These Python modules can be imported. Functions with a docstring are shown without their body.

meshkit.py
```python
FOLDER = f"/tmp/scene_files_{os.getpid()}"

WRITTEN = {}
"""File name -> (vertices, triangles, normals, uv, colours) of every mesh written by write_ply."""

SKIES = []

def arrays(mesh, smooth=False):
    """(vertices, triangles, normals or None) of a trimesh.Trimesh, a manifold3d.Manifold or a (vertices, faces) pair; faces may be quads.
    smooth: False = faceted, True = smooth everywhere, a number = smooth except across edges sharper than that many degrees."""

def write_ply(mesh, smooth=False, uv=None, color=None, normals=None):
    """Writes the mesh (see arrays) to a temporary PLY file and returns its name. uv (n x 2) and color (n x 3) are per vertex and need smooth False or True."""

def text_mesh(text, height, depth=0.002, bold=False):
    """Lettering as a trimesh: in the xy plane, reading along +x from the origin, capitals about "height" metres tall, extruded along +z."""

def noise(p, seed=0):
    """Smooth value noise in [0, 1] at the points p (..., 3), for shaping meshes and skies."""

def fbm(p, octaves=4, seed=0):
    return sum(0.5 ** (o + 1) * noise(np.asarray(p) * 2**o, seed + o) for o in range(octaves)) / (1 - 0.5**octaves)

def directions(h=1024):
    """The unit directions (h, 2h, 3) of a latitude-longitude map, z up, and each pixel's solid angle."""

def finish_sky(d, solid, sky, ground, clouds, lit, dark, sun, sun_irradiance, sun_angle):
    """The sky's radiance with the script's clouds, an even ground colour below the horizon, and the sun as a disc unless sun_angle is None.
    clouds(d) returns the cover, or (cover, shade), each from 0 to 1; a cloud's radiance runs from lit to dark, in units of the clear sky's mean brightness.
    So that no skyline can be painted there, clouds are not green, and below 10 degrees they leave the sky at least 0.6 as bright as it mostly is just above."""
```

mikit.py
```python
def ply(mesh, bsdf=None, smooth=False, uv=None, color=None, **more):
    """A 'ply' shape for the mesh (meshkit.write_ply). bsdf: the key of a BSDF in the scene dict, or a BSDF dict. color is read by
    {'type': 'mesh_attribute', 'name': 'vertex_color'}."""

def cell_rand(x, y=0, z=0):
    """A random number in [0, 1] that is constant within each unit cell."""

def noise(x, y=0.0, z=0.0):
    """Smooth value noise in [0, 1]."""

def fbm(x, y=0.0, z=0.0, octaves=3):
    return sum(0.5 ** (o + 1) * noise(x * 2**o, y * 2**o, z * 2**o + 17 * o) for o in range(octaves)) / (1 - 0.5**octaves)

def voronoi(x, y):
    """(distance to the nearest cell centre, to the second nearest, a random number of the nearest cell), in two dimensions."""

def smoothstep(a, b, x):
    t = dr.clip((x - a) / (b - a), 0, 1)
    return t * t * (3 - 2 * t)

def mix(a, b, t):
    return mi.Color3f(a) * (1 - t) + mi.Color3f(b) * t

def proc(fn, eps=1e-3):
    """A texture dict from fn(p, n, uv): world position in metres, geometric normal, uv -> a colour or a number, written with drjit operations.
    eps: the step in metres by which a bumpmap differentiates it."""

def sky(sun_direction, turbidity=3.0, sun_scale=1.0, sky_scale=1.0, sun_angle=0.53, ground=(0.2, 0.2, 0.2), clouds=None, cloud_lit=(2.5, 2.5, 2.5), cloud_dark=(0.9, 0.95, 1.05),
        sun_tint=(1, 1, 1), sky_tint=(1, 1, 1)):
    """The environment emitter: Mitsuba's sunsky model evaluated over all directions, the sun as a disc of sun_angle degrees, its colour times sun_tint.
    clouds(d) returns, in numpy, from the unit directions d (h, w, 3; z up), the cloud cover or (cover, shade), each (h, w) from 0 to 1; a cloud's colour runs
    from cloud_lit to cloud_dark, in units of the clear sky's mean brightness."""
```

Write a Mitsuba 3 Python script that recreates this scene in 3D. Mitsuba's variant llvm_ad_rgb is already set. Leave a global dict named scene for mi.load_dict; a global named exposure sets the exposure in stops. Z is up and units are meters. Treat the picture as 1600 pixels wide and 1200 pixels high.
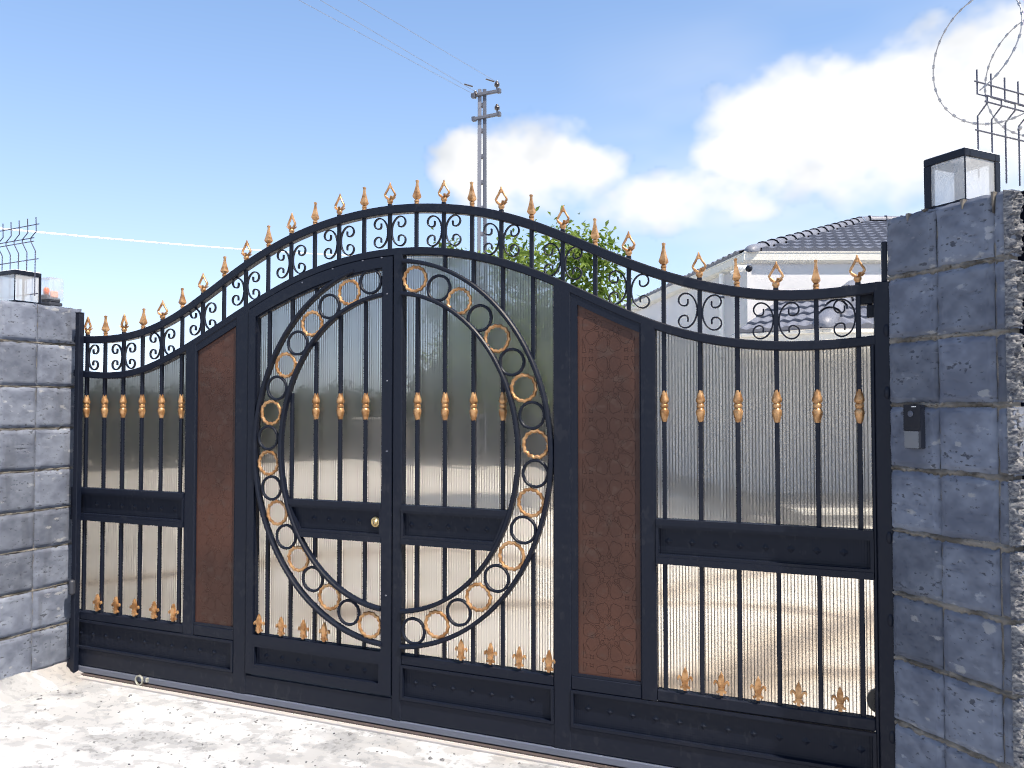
import math, random
import numpy as np, trimesh, drjit as dr, mitsuba as mi
import mikit, meshkit
from mikit import proc, fbm, noise, voronoi, smoothstep, mix, cell_rand
from shapely.geometry import Polygon, LineString, box as sbox, Point, MultiPolygon
from shapely.ops import unary_union
from shapely import affinity
from scipy.interpolate import CubicSpline

T = mi.ScalarTransform4f
rng = np.random.default_rng(7)
random.seed(7)
scene, labels = {}, {}

# ------------------------------------------------------------------ camera, sky, exposure
# x runs along the gate from left to right, y into the yard behind it, z up; the gate's front is y = 0
EYE = np.array([3.8129, -3.1363, 1.5])
FWD = np.array([-0.36925, 0.92887, 0.02915])
scene['camera'] = {'type': 'perspective', 'fov': 67.38, 'fov_axis': 'x', 'near_clip': 0.05, 'far_clip': 900.0,
                   'to_world': T().look_at(origin=EYE.tolist(), target=(EYE + FWD).tolist(), up=[0, 0, 1])}
SUN = (0.595, -0.26, 1.0)


def cloud_cover(d):
    az = np.degrees(np.arctan2(d[..., 0], d[..., 1]))
    el = np.degrees(np.arcsin(np.clip(d[..., 2], -1, 1)))
    wob = meshkit.fbm(d * 9.0, 5, 3) - 0.5
    fine = meshkit.fbm(d * 34.0, 4, 11) - 0.5
    f = np.full(az.shape, -9.0)
    for a, e, ra, re in [(-20.3, 17.0, 7.0, 4.2), (-16.2, 17.0, 3.9, 3.0), (-24.8, 17.6, 3.6, 2.9), (6.5, 17.5, 14.0, 6.0), (-3.0, 18.5, 6.0, 4.8), (12.0, 18.0, 16.0, 6.5),
                         (-10.0, 14.6, 9.0, 2.6), (34, 22, 15, 8), (75, 20, 18, 7), (120, 26, 20, 9), (165, 18, 22, 7), (-120, 22, 20, 8), (-160, 30, 18, 8)]:
        da = (az - a + 180) % 360 - 180
        f = np.maximum(f, 1 - (da / ra) ** 2 - ((el - e) / re) ** 2)
    soft = 0.62 + 1.7 * np.clip((18.5 - el) / 8, 0, 1) + 0.9 * np.clip((meshkit.fbm(d * 5.0, 3, 61) - 0.45) * 4, 0, 1)
    torn = meshkit.fbm(d * np.array([18.0, 18.0, 30.0]), 5, 71) - 0.5
    t = np.clip((f + wob * 1.5 + fine * 1.1 + torn * 0.7 + 0.34) / soft, 0, 1)
    cover = t * t * (3 - 2 * t)
    low = np.clip(1 - (f + 0.35) / 0.6, 0, 1)
    cover = cover * np.clip(1.15 - 0.35 * low, 0, 1)
    veil = 0.48 * np.exp(-np.maximum(el, 0) / 14.0)
    thin = np.clip((az + 19) / 14, 0, 1) * np.clip((75 - az) / 30, 0, 1) * np.exp(-((el - 14) / 9.0) ** 2) * np.clip((meshkit.fbm(d * np.array([5.0, 5.0, 12.0]), 4, 91) - 0.28) * 1.7, 0, 0.62)
    veil = 1 - (1 - veil) * (1 - thin)
    shade = np.clip(0.30 - f * 0.5 + (meshkit.fbm(d * 16.0, 5, 31) - 0.5) * 1.9, 0, 0.9)
    return np.maximum(cover, veil), np.where(cover > veil, shade, 0.0)


scene['sky'] = mikit.sky(SUN, turbidity=3.0, sun_scale=1.6, sky_scale=1.5, sky_tint=(1.04, 1.05, 1.07), sun_tint=(0.94, 1.0, 1.09), ground=(0.34, 0.33, 0.31), clouds=cloud_cover, cloud_lit=(1.75, 1.75, 1.75), cloud_dark=(0.95, 1.05, 1.18))
exposure = 1.9

# ------------------------------------------------------------------ materials


def diffuse(c):
    return {'type': 'twosided', 'bsdf': {'type': 'diffuse', 'reflectance': {'type': 'rgb', 'value': list(c)}}}


def principled(c, rough=0.5, metal=0.0, spec=0.5, **k):
    c = c if isinstance(c, dict) else {'type': 'rgb', 'value': list(c)}
    return {'type': 'twosided', 'bsdf': {'type': 'principled', 'base_color': c, 'roughness': rough, 'metallic': metal, 'specular': spec, **k}}


def bumped(fn, scale, bsdf, eps=1e-3):
    inner = bsdf['bsdf'] if bsdf['type'] == 'twosided' else bsdf
    return {'type': 'twosided', 'bsdf': {'type': 'bumpmap', 'tex': proc(fn, eps), 'scale': scale, 'bsdf': inner}}


def c_black(p, n, uv):
    a = fbm(p.x * 3, p.y * 3, p.z * 3, 4)
    b = fbm(p.x * 40, p.y * 40, p.z * 40, 3)
    dust = smoothstep(0.52, 0.8, a * 0.6 + b * 0.4) * 0.35
    return mix(mix((0.005, 0.0075, 0.0165), (0.021, 0.023, 0.031), dust), (0.085, 0.083, 0.085), smoothstep(0.66, 0.74, fbm(p.x * 55 + 9, p.y * 55, p.z * 18, 3)) * smoothstep(0.45, 0.6, a) * 0.08)


def r_black(p, n, uv):
    return 0.34 + 0.2 * fbm(p.x * 5, p.y * 5, p.z * 5, 3)


def h_orange(p, n, uv):
    return fbm(p.x * 130, p.y * 130, p.z * 130, 2)


def h_emboss(p, n, uv):
    u = (p.x / 0.0095) - dr.floor(p.x / 0.0095)
    v = (p.z / 0.0095) - dr.floor(p.z / 0.0095)
    return smoothstep(0.0, 0.3, u) * (1 - smoothstep(0.7, 1.0, u)) * (0.55 + 0.45 * smoothstep(0.0, 0.3, v) * (1 - smoothstep(0.7, 1.0, v)))


def c_gold(p, n, uv):
    a = fbm(p.x * 45, p.y * 45, p.z * 45, 3)
    return mix((0.30, 0.145, 0.055), (0.54, 0.31, 0.145), smoothstep(0.3, 0.7, a))


def c_copper(p, n, uv):
    a = fbm(p.x * 4, p.y * 4, p.z * 2.2, 4)
    b = fbm(p.x * 26, p.y * 26, p.z * 26, 3)
    c = mix((0.046, 0.0205, 0.0145), (0.078, 0.033, 0.022), smoothstep(0.3, 0.7, a))
    return mix(c, (0.07, 0.045, 0.036), smoothstep(0.55, 0.75, b) * 0.45)


def c_block(p, n, uv):
    a = fbm(p.x * 4.5, p.y * 4.5, p.z * 4.5 + 7, 4)
    b = fbm(p.x * 22, p.y * 22, p.z * 22, 3)
    s = fbm(p.x * 120, p.y * 120, p.z * 120, 2)
    c = mix((0.086, 0.099, 0.136), (0.160, 0.180, 0.228), smoothstep(0.30, 0.70, a * 0.5 + b * 0.5))
    c = mix(c, (0.42, 0.43, 0.45), smoothstep(0.62, 0.78, fbm(p.x * 30, p.y * 30, p.z * 40, 5)) * smoothstep(0.48, 0.68, a) * 0.45)
    drip = smoothstep(0.55, 0.75, fbm(p.x * 20 + p.y * 20, 3.0, p.z * 2.5, 4))
    c = mix(c, (0.07, 0.078, 0.10), drip * 0.45) * (0.80 + 0.40 * uv.x)
    c = mix(c, (0.30, 0.30, 0.30), smoothstep(0.70, 0.78, fbm(p.x * 16 + 5, p.y * 16, p.z * 24, 5)) * 0.6)
    return mix(c, (0.04, 0.045, 0.06), smoothstep(0.62, 0.72, fbm(p.x * 70, p.y * 70, p.z * 95, 3) * 0.65 + b * 0.35) * 0.8)


def h_block(p, n, uv):
    s = fbm(p.x * 150, p.y * 150, p.z * 150, 2)
    m = fbm(p.x * 38, p.y * 38, p.z * 38, 3)
    return 0.45 * m + 0.3 * fbm(p.x * 12, p.y * 12, p.z * 12, 3) - smoothstep(0.62, 0.74, fbm(p.x * 70, p.y * 70, p.z * 95, 3)) * 0.7


def c_split(p, n, uv):
    a = fbm(p.x * 55, p.y * 55, p.z * 55, 3)
    return mix((0.05, 0.055, 0.072), (0.20, 0.20, 0.205), smoothstep(0.3, 0.72, fbm(p.x * 150, p.y * 150, p.z * 150, 3) * 0.6 + a * 0.4))


def c_mortar(p, n, uv):
    a = fbm(p.x * 18, p.y * 18, p.z * 18, 4)
    return mix((0.085, 0.077, 0.068), (0.20, 0.184, 0.165), smoothstep(0.3, 0.7, a))


def h_mortar(p, n, uv):
    return fbm(p.x * 70, p.y * 70, p.z * 70, 3)


TRACKS = [(0.05, [(0.5, 1.6), (1.7, 2.35), (2.67, 2.75), (3.22, 2.95), (3.72, 2.93), (4.2, 2.8), (5.5, 2.2)]), (0.09, [(3.3, 0.9), (3.46, 1.56), (3.57, 1.96), (3.79, 2.39), (4.23, 3.01), (5.2, 4.0)]),
          (0.05, [(2.9, 1.0), (3.47, 1.38), (3.81, 1.58), (4.11, 1.7), (5.0, 1.9)]), (0.06, [(2.2, 2.2), (2.63, 3.01), (2.85, 3.53), (3.38, 4.25), (4.2, 5.0)]),
          (0.06, [(-2.0, 1.5), (-1.18, 2.84), (-0.79, 3.51), (0.22, 4.1), (1.4, 3.9)])]


def c_ground(p, n, uv):
    a = fbm(p.x * 0.9, p.y * 0.9, 3.0, 4)
    b = fbm(p.x * 5.5, p.y * 9.5, 1.0, 4)
    s = fbm(p.x * 60, p.y * 60, 5.0, 3)
    c = mix((0.44, 0.435, 0.43), (0.56, 0.56, 0.56), smoothstep(0.35, 0.65, a))
    c = mix(c, (0.30, 0.30, 0.305), smoothstep(0.50, 0.75, b) * 0.7)
    c = mix(c, (0.43, 0.37, 0.31), smoothstep(0.55, 0.72, fbm(p.x * 1.7 + 9, p.y * 1.7, 0.0, 3)) * 0.5)
    g = fbm(p.x * 17 + 4, p.y * 26, 7.0, 5)
    c = mix(c, (0.29, 0.29, 0.295), smoothstep(0.52, 0.66, g) * 0.5)
    c = mix(c, (0.62, 0.62, 0.62), smoothstep(0.56, 0.70, fbm(p.x * 9 + 31, p.y * 15, 2.0, 5)) * 0.6)
    c = mix(c, (0.20, 0.20, 0.20), smoothstep(0.60, 0.72, s * 0.6 + b * 0.4) * 0.55)
    c = c * mi.Color3f(0.71, 0.735, 0.775)
    yard = smoothstep(0.05, 0.5, p.y)
    sand = mix((0.55, 0.53, 0.485), (0.67, 0.655, 0.62), smoothstep(0.3, 0.7, fbm(p.x * 0.8, p.y * 2.2, 2.0, 4)))
    tracks, wide = mi.Float(0), mi.Float(0)
    for w_, pts in TRACKS:
        d = mi.Float(9)
        for (x0, y0), (x1, y1) in zip(pts[:-1], pts[1:]):
            ex, ey = x1 - x0, y1 - y0
            t = dr.clip(((p.x - x0) * ex + (p.y - y0) * ey) / (ex * ex + ey * ey), 0, 1)
            d = dr.minimum(d, dr.sqrt(dr.square(p.x - x0 - t * ex) + dr.square(p.y - y0 - t * ey)))
        d += 0.10 * (noise(p.x * 3.3, p.y * 3.3) - 0.5)
        tracks = dr.maximum(tracks, dr.exp(-dr.square(d / (w_ * 1.5))))
        wide = dr.maximum(wide, dr.exp(-dr.square(d / (w_ * 3.2))))
    sand = mix(sand, (0.46, 0.33, 0.19), wide * 0.7)
    sand = mix(sand, (0.18, 0.155, 0.14), tracks * 0.9)
    return mix(c, sand, yard)


def h_ground(p, n, uv):
    return fbm(p.x * 22, p.y * 22, 0.0, 4) * 0.7 + fbm(p.x * 110, p.y * 110, 0.0, 2) * 0.3


def c_white(p, n, uv):
    a = fbm(p.x * 1.2, p.y * 1.2, p.z * 1.2, 4)
    return mix((0.50, 0.505, 0.53), (0.60, 0.605, 0.63), a)


def c_roof(p, n, uv):
    a = fbm(p.x * 3, p.y * 3, p.z * 3, 3)
    return mix((0.105, 0.115, 0.15), (0.165, 0.178, 0.22), a)


def c_leaf(p, n, uv):
    a = fbm(p.x * 2.5, p.y * 2.5, p.z * 2.5, 3)
    b = cell_rand(p.x * 14, p.y * 14, p.z * 14)
    return mix((0.08, 0.14, 0.025), (0.24, 0.32, 0.085), smoothstep(0.25, 0.75, a * 0.55 + b * 0.45))


def c_shrub(p, n, uv):
    a = fbm(p.x * 2.5, p.y * 2.5, p.z * 2.5, 3)
    return mix((0.022, 0.04, 0.018), (0.05, 0.078, 0.03), a)


M = {
    'black_paint': bumped(h_orange, 0.00025, principled(proc(c_black), proc(r_black), 0.0, 0.24)),
    'embossed_paint': bumped(h_emboss, 0.0016, principled(proc(c_black), 0.42, 0.0, 0.24), 6e-4),
    'gold_paint': principled(proc(c_gold), 0.34, 0.55, 0.5),
    'copper_sheet': bumped(h_orange, 0.0003, principled(proc(c_copper), 0.5, 0.25, 0.4)),
    'copper_groove': principled((0.040, 0.019, 0.015), 0.7, 0.1),
    'block_paint': bumped(h_block, 0.0042, principled(proc(c_block), 0.72, 0.0, 0.35)),
    'split_stone': bumped(h_block, 0.004, principled(proc(c_split), 0.8, 0.0, 0.3)),
    'mortar': bumped(h_mortar, 0.004, principled(proc(c_mortar), 0.9, 0.0, 0.2)),
    'ground_mat': bumped(h_ground, 0.012, principled(proc(c_ground), 0.9, 0.0, 0.2), 2e-3),
    'white_wall': principled(proc(c_white), 0.8, 0.0, 0.2),
    'cream_trim': principled((0.60, 0.59, 0.55), 0.45, 0.0, 0.4),
    'roof_tile': principled(proc(c_roof), 0.52, 0.1, 0.5),
    'grey_steel': principled((0.09, 0.10, 0.13), 0.5, 0.3, 0.5),
    'pale_steel': principled((0.17, 0.18, 0.22), 0.5, 0.3, 0.5),
    'wire_paint': principled((0.07, 0.075, 0.11), 0.5, 0.2, 0.5),
    'galvanised': principled((0.36, 0.36, 0.38), 0.4, 0.6, 0.5),
    'line_metal': principled((0.32, 0.33, 0.36), 0.5, 0.4, 0.5),
    'white_plastic': principled((0.8, 0.8, 0.8), 0.35, 0.0, 0.5),
    'dark_glass': principled((0.008, 0.010, 0.018), 0.2, 0.0, 0.25),
    'dark_plastic': principled((0.03, 0.033, 0.045), 0.45, 0.0, 0.5),
    'brushed_plate': principled((0.17, 0.18, 0.20), 0.42, 0.5, 0.5),
    'brass': principled((0.62, 0.46, 0.22), 0.3, 0.85, 0.5),
    'zinc_ring': principled((0.46, 0.46, 0.40), 0.42, 0.7, 0.5),
    'track_steel': principled((0.115, 0.13, 0.175), 0.38, 0.35, 0.6),
    'rust_steel': principled((0.075, 0.06, 0.058), 0.7, 0.2, 0.3),
    'rust_edge': principled((0.42, 0.40, 0.39), 0.6, 0.2, 0.4),
    'orange_bulb': principled((0.75, 0.16, 0.03), 0.35, 0.0, 0.5),
    'orange_lens': principled((0.75, 0.36, 0.25), 0.4),
    'porcelain': principled((0.05, 0.045, 0.05), 0.25, 0.0, 0.6),
    'bark': principled((0.10, 0.075, 0.055), 0.9, 0.0, 0.2),
    'stone_step': principled((0.10, 0.10, 0.11), 0.6, 0.0, 0.4),
    'rendered_wall': principled((0.26, 0.245, 0.23), 0.85, 0.0, 0.2),
    'leaf': {'type': 'principledthin', 'base_color': proc(c_leaf), 'roughness': 0.5, 'diff_trans': 0.8, 'eta': 1.4},
    'shrub_leaf': {'type': 'twosided', 'bsdf': {'type': 'principled', 'base_color': proc(c_shrub), 'roughness': 0.6, 'specular': 0.3}},
    'ribbed_sheet': {'type': 'blendbsdf', 'weight': 0.72,
                     'a': {'type': 'thindielectric', 'int_ior': 1.5, 'specular_transmittance': {'type': 'rgb', 'value': [0.63, 0.62, 0.61]}},
                     'b': {'type': 'principledthin', 'base_color': {'type': 'rgb', 'value': [0.57, 0.56, 0.54]}, 'roughness': 0.25, 'anisotropic': 0.95, 'spec_trans': 0.93, 'diff_trans': 1.0, 'eta': 1.5}},
    'sheet_rib': {'type': 'blendbsdf', 'weight': 0.28,
                  'a': {'type': 'thindielectric', 'int_ior': 1.4, 'specular_transmittance': {'type': 'rgb', 'value': [0.60, 0.59, 0.58]}},
                  'b': {'type': 'twosided', 'bsdf': {'type': 'diffuse', 'reflectance': {'type': 'rgb', 'value': [0.10, 0.10, 0.105]}}}},
    'clear_plastic': {'type': 'blendbsdf', 'weight': 0.22, 'a': {'type': 'thindielectric', 'int_ior': 1.45},
                      'b': {'type': 'principledthin', 'base_color': {'type': 'rgb', 'value': [0.75, 0.77, 0.8]}, 'roughness': 0.3, 'diff_trans': 1.0, 'eta': 1.45}},
    'frosted_glass': {'type': 'blendbsdf', 'weight': 0.5,
                      'a': {'type': 'thindielectric', 'int_ior': 1.55},
                      'b': {'type': 'principledthin', 'base_color': {'type': 'rgb', 'value': [0.86, 0.87, 0.88]}, 'roughness': 0.2, 'diff_trans': 1.0, 'eta': 1.5}},
}
for k, v in M.items():
    scene[k] = v

# ------------------------------------------------------------------ helpers


def free(key):
    if key not in scene and key not in labels:
        return key
    i = 1
    while f'{key}_{i:03d}' in scene or f'{key}_{i:03d}' in labels:
        i += 1
    return f'{key}_{i:03d}'


def thing(name, label=None, cat=None, group=None, kind=None):
    key = free(name)
    labels[key] = {k: v for k, v in (('label', label), ('category', cat), ('group', group), ('kind', kind)) if v}
    return key


def add(name, mesh, mat, parent=None, smooth=False, label=None, cat=None, group=None, kind=None, to_world=None):
    key = free(f'{parent}__{name}' if parent else name)
    shape = dict(mesh) if isinstance(mesh, dict) else mikit.ply(mesh, mat, smooth)
    if to_world is not None:
        shape['to_world'] = to_world
    scene[key] = shape
    lab = {k: v for k, v in (('label', label), ('category', cat), ('group', group), ('kind', kind)) if v}
    if lab:
        labels[key] = lab
    return key


def cat_(ms):
    return trimesh.util.concatenate(ms)


def cb(x0, x1, y0, y1, z0, z1, c=0.003):
    """A box with chamfered edges."""
    c = min(c, 0.45 * min(x1 - x0, y1 - y0, z1 - z0))
    v = []
    for sx in (0, 1):
        for sy in (0, 1):
            for sz in (0, 1):
                p = [(x0, x1)[sx], (y0, y1)[sy], (z0, z1)[sz]]
                s = [1 - 2 * sx, 1 - 2 * sy, 1 - 2 * sz]
                for a in range(3):
                    q = [p[i] + s[i] * (0 if i == a else c) for i in range(3)]
                    v.append(q)
    return trimesh.convex.convex_hull(np.array(v))


def frame_box(o, ex, ey, ez, c=0.003, **k):
    """A chamfered box from o along ex, ey, ez (lengths included), for things turned against the axes."""
    lx, ly, lz = (np.linalg.norm(e) for e in (ex, ey, ez))
    m = cb(0, lx, 0, ly, 0, lz, c)
    R = np.stack([np.asarray(ex) / lx, np.asarray(ey) / ly, np.asarray(ez) / lz], 1)
    v = m.vertices @ R.T + np.asarray(o)
    f = m.faces if np.linalg.det(R) > 0 else m.faces[:, ::-1]
    return trimesh.Trimesh(v, f, process=False)


def plate(poly, y0, y1):
    """A flat shape drawn in x and z, standing between y0 and y1."""
    out = []
    for g in getattr(poly, 'geoms', [poly]):
        if g.geom_type != 'Polygon' or g.area < 1e-7:
            continue
        m = trimesh.creation.extrude_polygon(g, y1 - y0, engine='earcut')
        v = m.vertices
        out.append(trimesh.Trimesh(np.stack([v[:, 0], y1 - v[:, 2], v[:, 1]], 1), m.faces, process=False))
    return cat_(out)


def sweep(pts, sec, up=(0, 1, 0), closed=False, twist=None):
    """sec: (n, 2) profile, first along the side direction, second along up; counter-clockwise."""
    p = np.asarray(pts, float)
    n, k = len(p), len(sec)
    if closed:
        t = np.roll(p, -1, 0) - np.roll(p, 1, 0)
    else:
        t = np.gradient(p, axis=0)
    t /= np.linalg.norm(t, axis=1, keepdims=True) + 1e-12
    up = np.broadcast_to(np.asarray(up, float), p.shape)
    a = np.cross(up, t)
    a /= np.linalg.norm(a, axis=1, keepdims=True) + 1e-12
    b = np.cross(t, a)
    sec = np.asarray(sec, float)
    v = p[:, None] + sec[None, :, :1] * a[:, None] + sec[None, :, 1:] * b[:, None]
    v = v.reshape(-1, 3)
    f = []
    for i in range(n if closed else n - 1):
        j = (i + 1) % n
        for s in range(k):
            q = (s + 1) % k
            f += [[i * k + s, i * k + q, j * k + q], [i * k + s, j * k + q, j * k + s]]
    if not closed:
        f += [[0, s + 1, s] for s in range(1, k - 1)]
        e = (n - 1) * k
        f += [[e, e + s, e + s + 1] for s in range(1, k - 1)]
    m = trimesh.Trimesh(v, np.array(f), process=False)
    return m


def rect_sec(w, h, c=0.003):
    w, h = w / 2, h / 2
    c = min(c, 0.6 * w, 0.6 * h)
    return np.array([(-w + c, -h), (w - c, -h), (w, -h + c), (w, h - c), (w - c, h), (-w + c, h), (-w, h - c), (-w, -h + c)])


def round_sec(r, k=8):
    a = np.arange(k) * 2 * np.pi / k
    return np.stack([r * np.cos(a), r * np.sin(a)], 1)


def wire(pts, r, k=6):
    p = np.asarray(pts, float)
    t = p[-1] - p[0]
    up = (0, 0, 1) if abs(t[2]) < 0.8 * np.linalg.norm(t) else (0.31, 0.95, 0)
    return sweep(p, round_sec(r, k), up)


def lathe(prof, k=12):
    return trimesh.creation.revolve(np.asarray(prof, float), sections=k)


def moved(m, o):
    m = m.copy()
    m.apply_translation(o)
    return m


BP = 'black_paint'

# ------------------------------------------------------------------ ground
gx = np.unique(np.concatenate([-np.geomspace(300, 4, 22), np.arange(-3.5, 8, 0.05), np.geomspace(8.5, 300, 22)]))
gy = np.unique(np.concatenate([-np.geomspace(200, 6, 20), np.arange(-5.5, 3, 0.05), np.geomspace(3.5, 300, 26)]))
X, Y = np.meshgrid(gx, gy, indexing='ij')
P3 = np.stack([X, Y, 0 * X], -1)
front = np.clip((-Y - 0.10) / 0.5, 0, 1) * np.clip((6 + Y) / 2, 0, 1)
Z = front * ((meshkit.fbm(P3 * 2.2, 4, 5) - 0.5) * 0.045 + (meshkit.fbm(P3 * 9, 3, 8) - 0.5) * 0.02) - 0.004 * front
nx_, ny_ = X.shape
idx = np.arange(nx_ * ny_).reshape(nx_, ny_)
quads = np.stack([idx[:-1, :-1], idx[1:, :-1], idx[1:, 1:], idx[:-1, 1:]], -1).reshape(-1, 4)
add('ground', (np.stack([X, Y, Z], -1).reshape(-1, 3), quads), 'ground_mat', smooth=True, kind='structure', label='dusty pale concrete ground running under the gate into the yard')

peb = []
for _ in range(700):
    x, y = rng.uniform(-0.3, 4.2), -abs(rng.normal(0, 0.9)) - 0.07
    s = rng.uniform(0.0025, 0.006) * (1.7 if rng.random() < 0.05 else 1)
    m = trimesh.creation.icosphere(1, 1.0)
    m.vertices = m.vertices * (1 + 0.35 * (rng.random((len(m.vertices), 1)) - 0.5)) * s * np.array([1, 1, 0.6])
    xi, yi = np.searchsorted(gx, x) - 1, np.searchsorted(gy, y) - 1
    peb.append(moved(m, (x, y, float(Z[xi, yi]) + s * 0.2)))
add('gravel_crumbs', cat_(peb), 'split_stone', kind='stuff', label='small stone crumbs scattered on the pale ground before the gate')

# ------------------------------------------------------------------ the gate
xs_ = np.arange(-0.05, 4.06, 0.205)
ZU = CubicSpline(xs_, [1.899, 1.896, 1.918, 1.977, 2.074, 2.187, 2.288, 2.365, 2.416, 2.444, 2.45, 2.434, 2.397, 2.334, 2.245, 2.147, 2.059, 1.994, 1.955, 1.948, 1.967])
ZL = CubicSpline(xs_, [1.702, 1.690, 1.71, 1.774, 1.862, 1.961, 2.059, 2.143, 2.202, 2.236, 2.245, 2.23, 2.19, 2.123, 2.032, 1.93, 1.841, 1.783, 1.755, 1.752, 1.768])
DT = CubicSpline([1.12, 1.167, 1.246, 1.382, 1.523, 1.65, 1.773, 1.908, 2.0], [1.93, 1.955, 1.990, 2.043, 2.089, 2.121, 2.143, 2.157, 2.162])
GX0, GX1 = -0.116, 4.012


def above(fn, x):
    return fn(x)


def vthick(fn, x, t):
    return t * np.sqrt(1 + fn(x, 1) ** 2)


def zl_bot(x):
    return ZL(x) - vthick(ZL, x, 0.036)


def zu_bot(x):
    return ZU(x) - vthick(ZU, x, 0.040)


gate = thing('sliding_gate', 'black wrought metal sliding gate with arched top, gold finials and ring oval', 'gate')


def arch_rail(fn, t, x0, x1, depth, yc):
    x = np.linspace(x0, x1, 90)
    sl = fn(x, 1)
    nrm = np.stack([-sl, np.ones_like(sl)], 1) / np.sqrt(1 + sl ** 2)[:, None]
    c = np.stack([x, 0 * x + yc, fn(x)], 1)
    c[:, [0, 2]] -= nrm * t / 2
    return sweep(c, rect_sec(t, depth, 0.004))


add('upper_arch_rail', arch_rail(ZU, 0.040, GX0, GX1, 0.040, 0.020), BP, gate, 35)
add('lower_arch_rail', arch_rail(ZL, 0.036, GX0, GX1, 0.044, 0.021), BP, gate, 35)


def stile(x0, x1, ztop=None, z0=0.052, y0=0.0, y1=0.040, parent=gate, name='stile'):
    """An upright tube cut to the arch above it."""
    zt = lambda x: zl_bot(x) + 0.012 if ztop is None else ztop(x)
    c = 0.004
    prof = [(x0 + c, y0), (x1 - c, y0), (x1, y0 + c), (x1, y1), (x0, y1), (x0, y0 + c)]
    v = [(x, y, z0) for x, y in prof] + [(x, y, float(zt(x))) for x, y in prof]
    k = len(prof)
    f = []
    for s in range(k):
        q = (s + 1) % k
        f += [[s, q, k + q], [s, k + q, k + s]]
    f += [[0, s + 1, s] for s in range(1, k - 1)] + [[k, k + s, k + s + 1] for s in range(1, k - 1)]
    return add(name, trimesh.Trimesh(np.array(v), np.array(f), process=False), BP, parent)


stile(0.706, 0.776, y0=-0.001, z0=0.309)
stile(1.040, 1.121, y0=-0.001)
stile(1.966, 2.014, y0=-0.002)
stile(2.757, 2.834, y0=-0.001)
stile(3.134, 3.197, y0=-0.001, z0=0.309)
stile(3.999, GX1)
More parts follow.
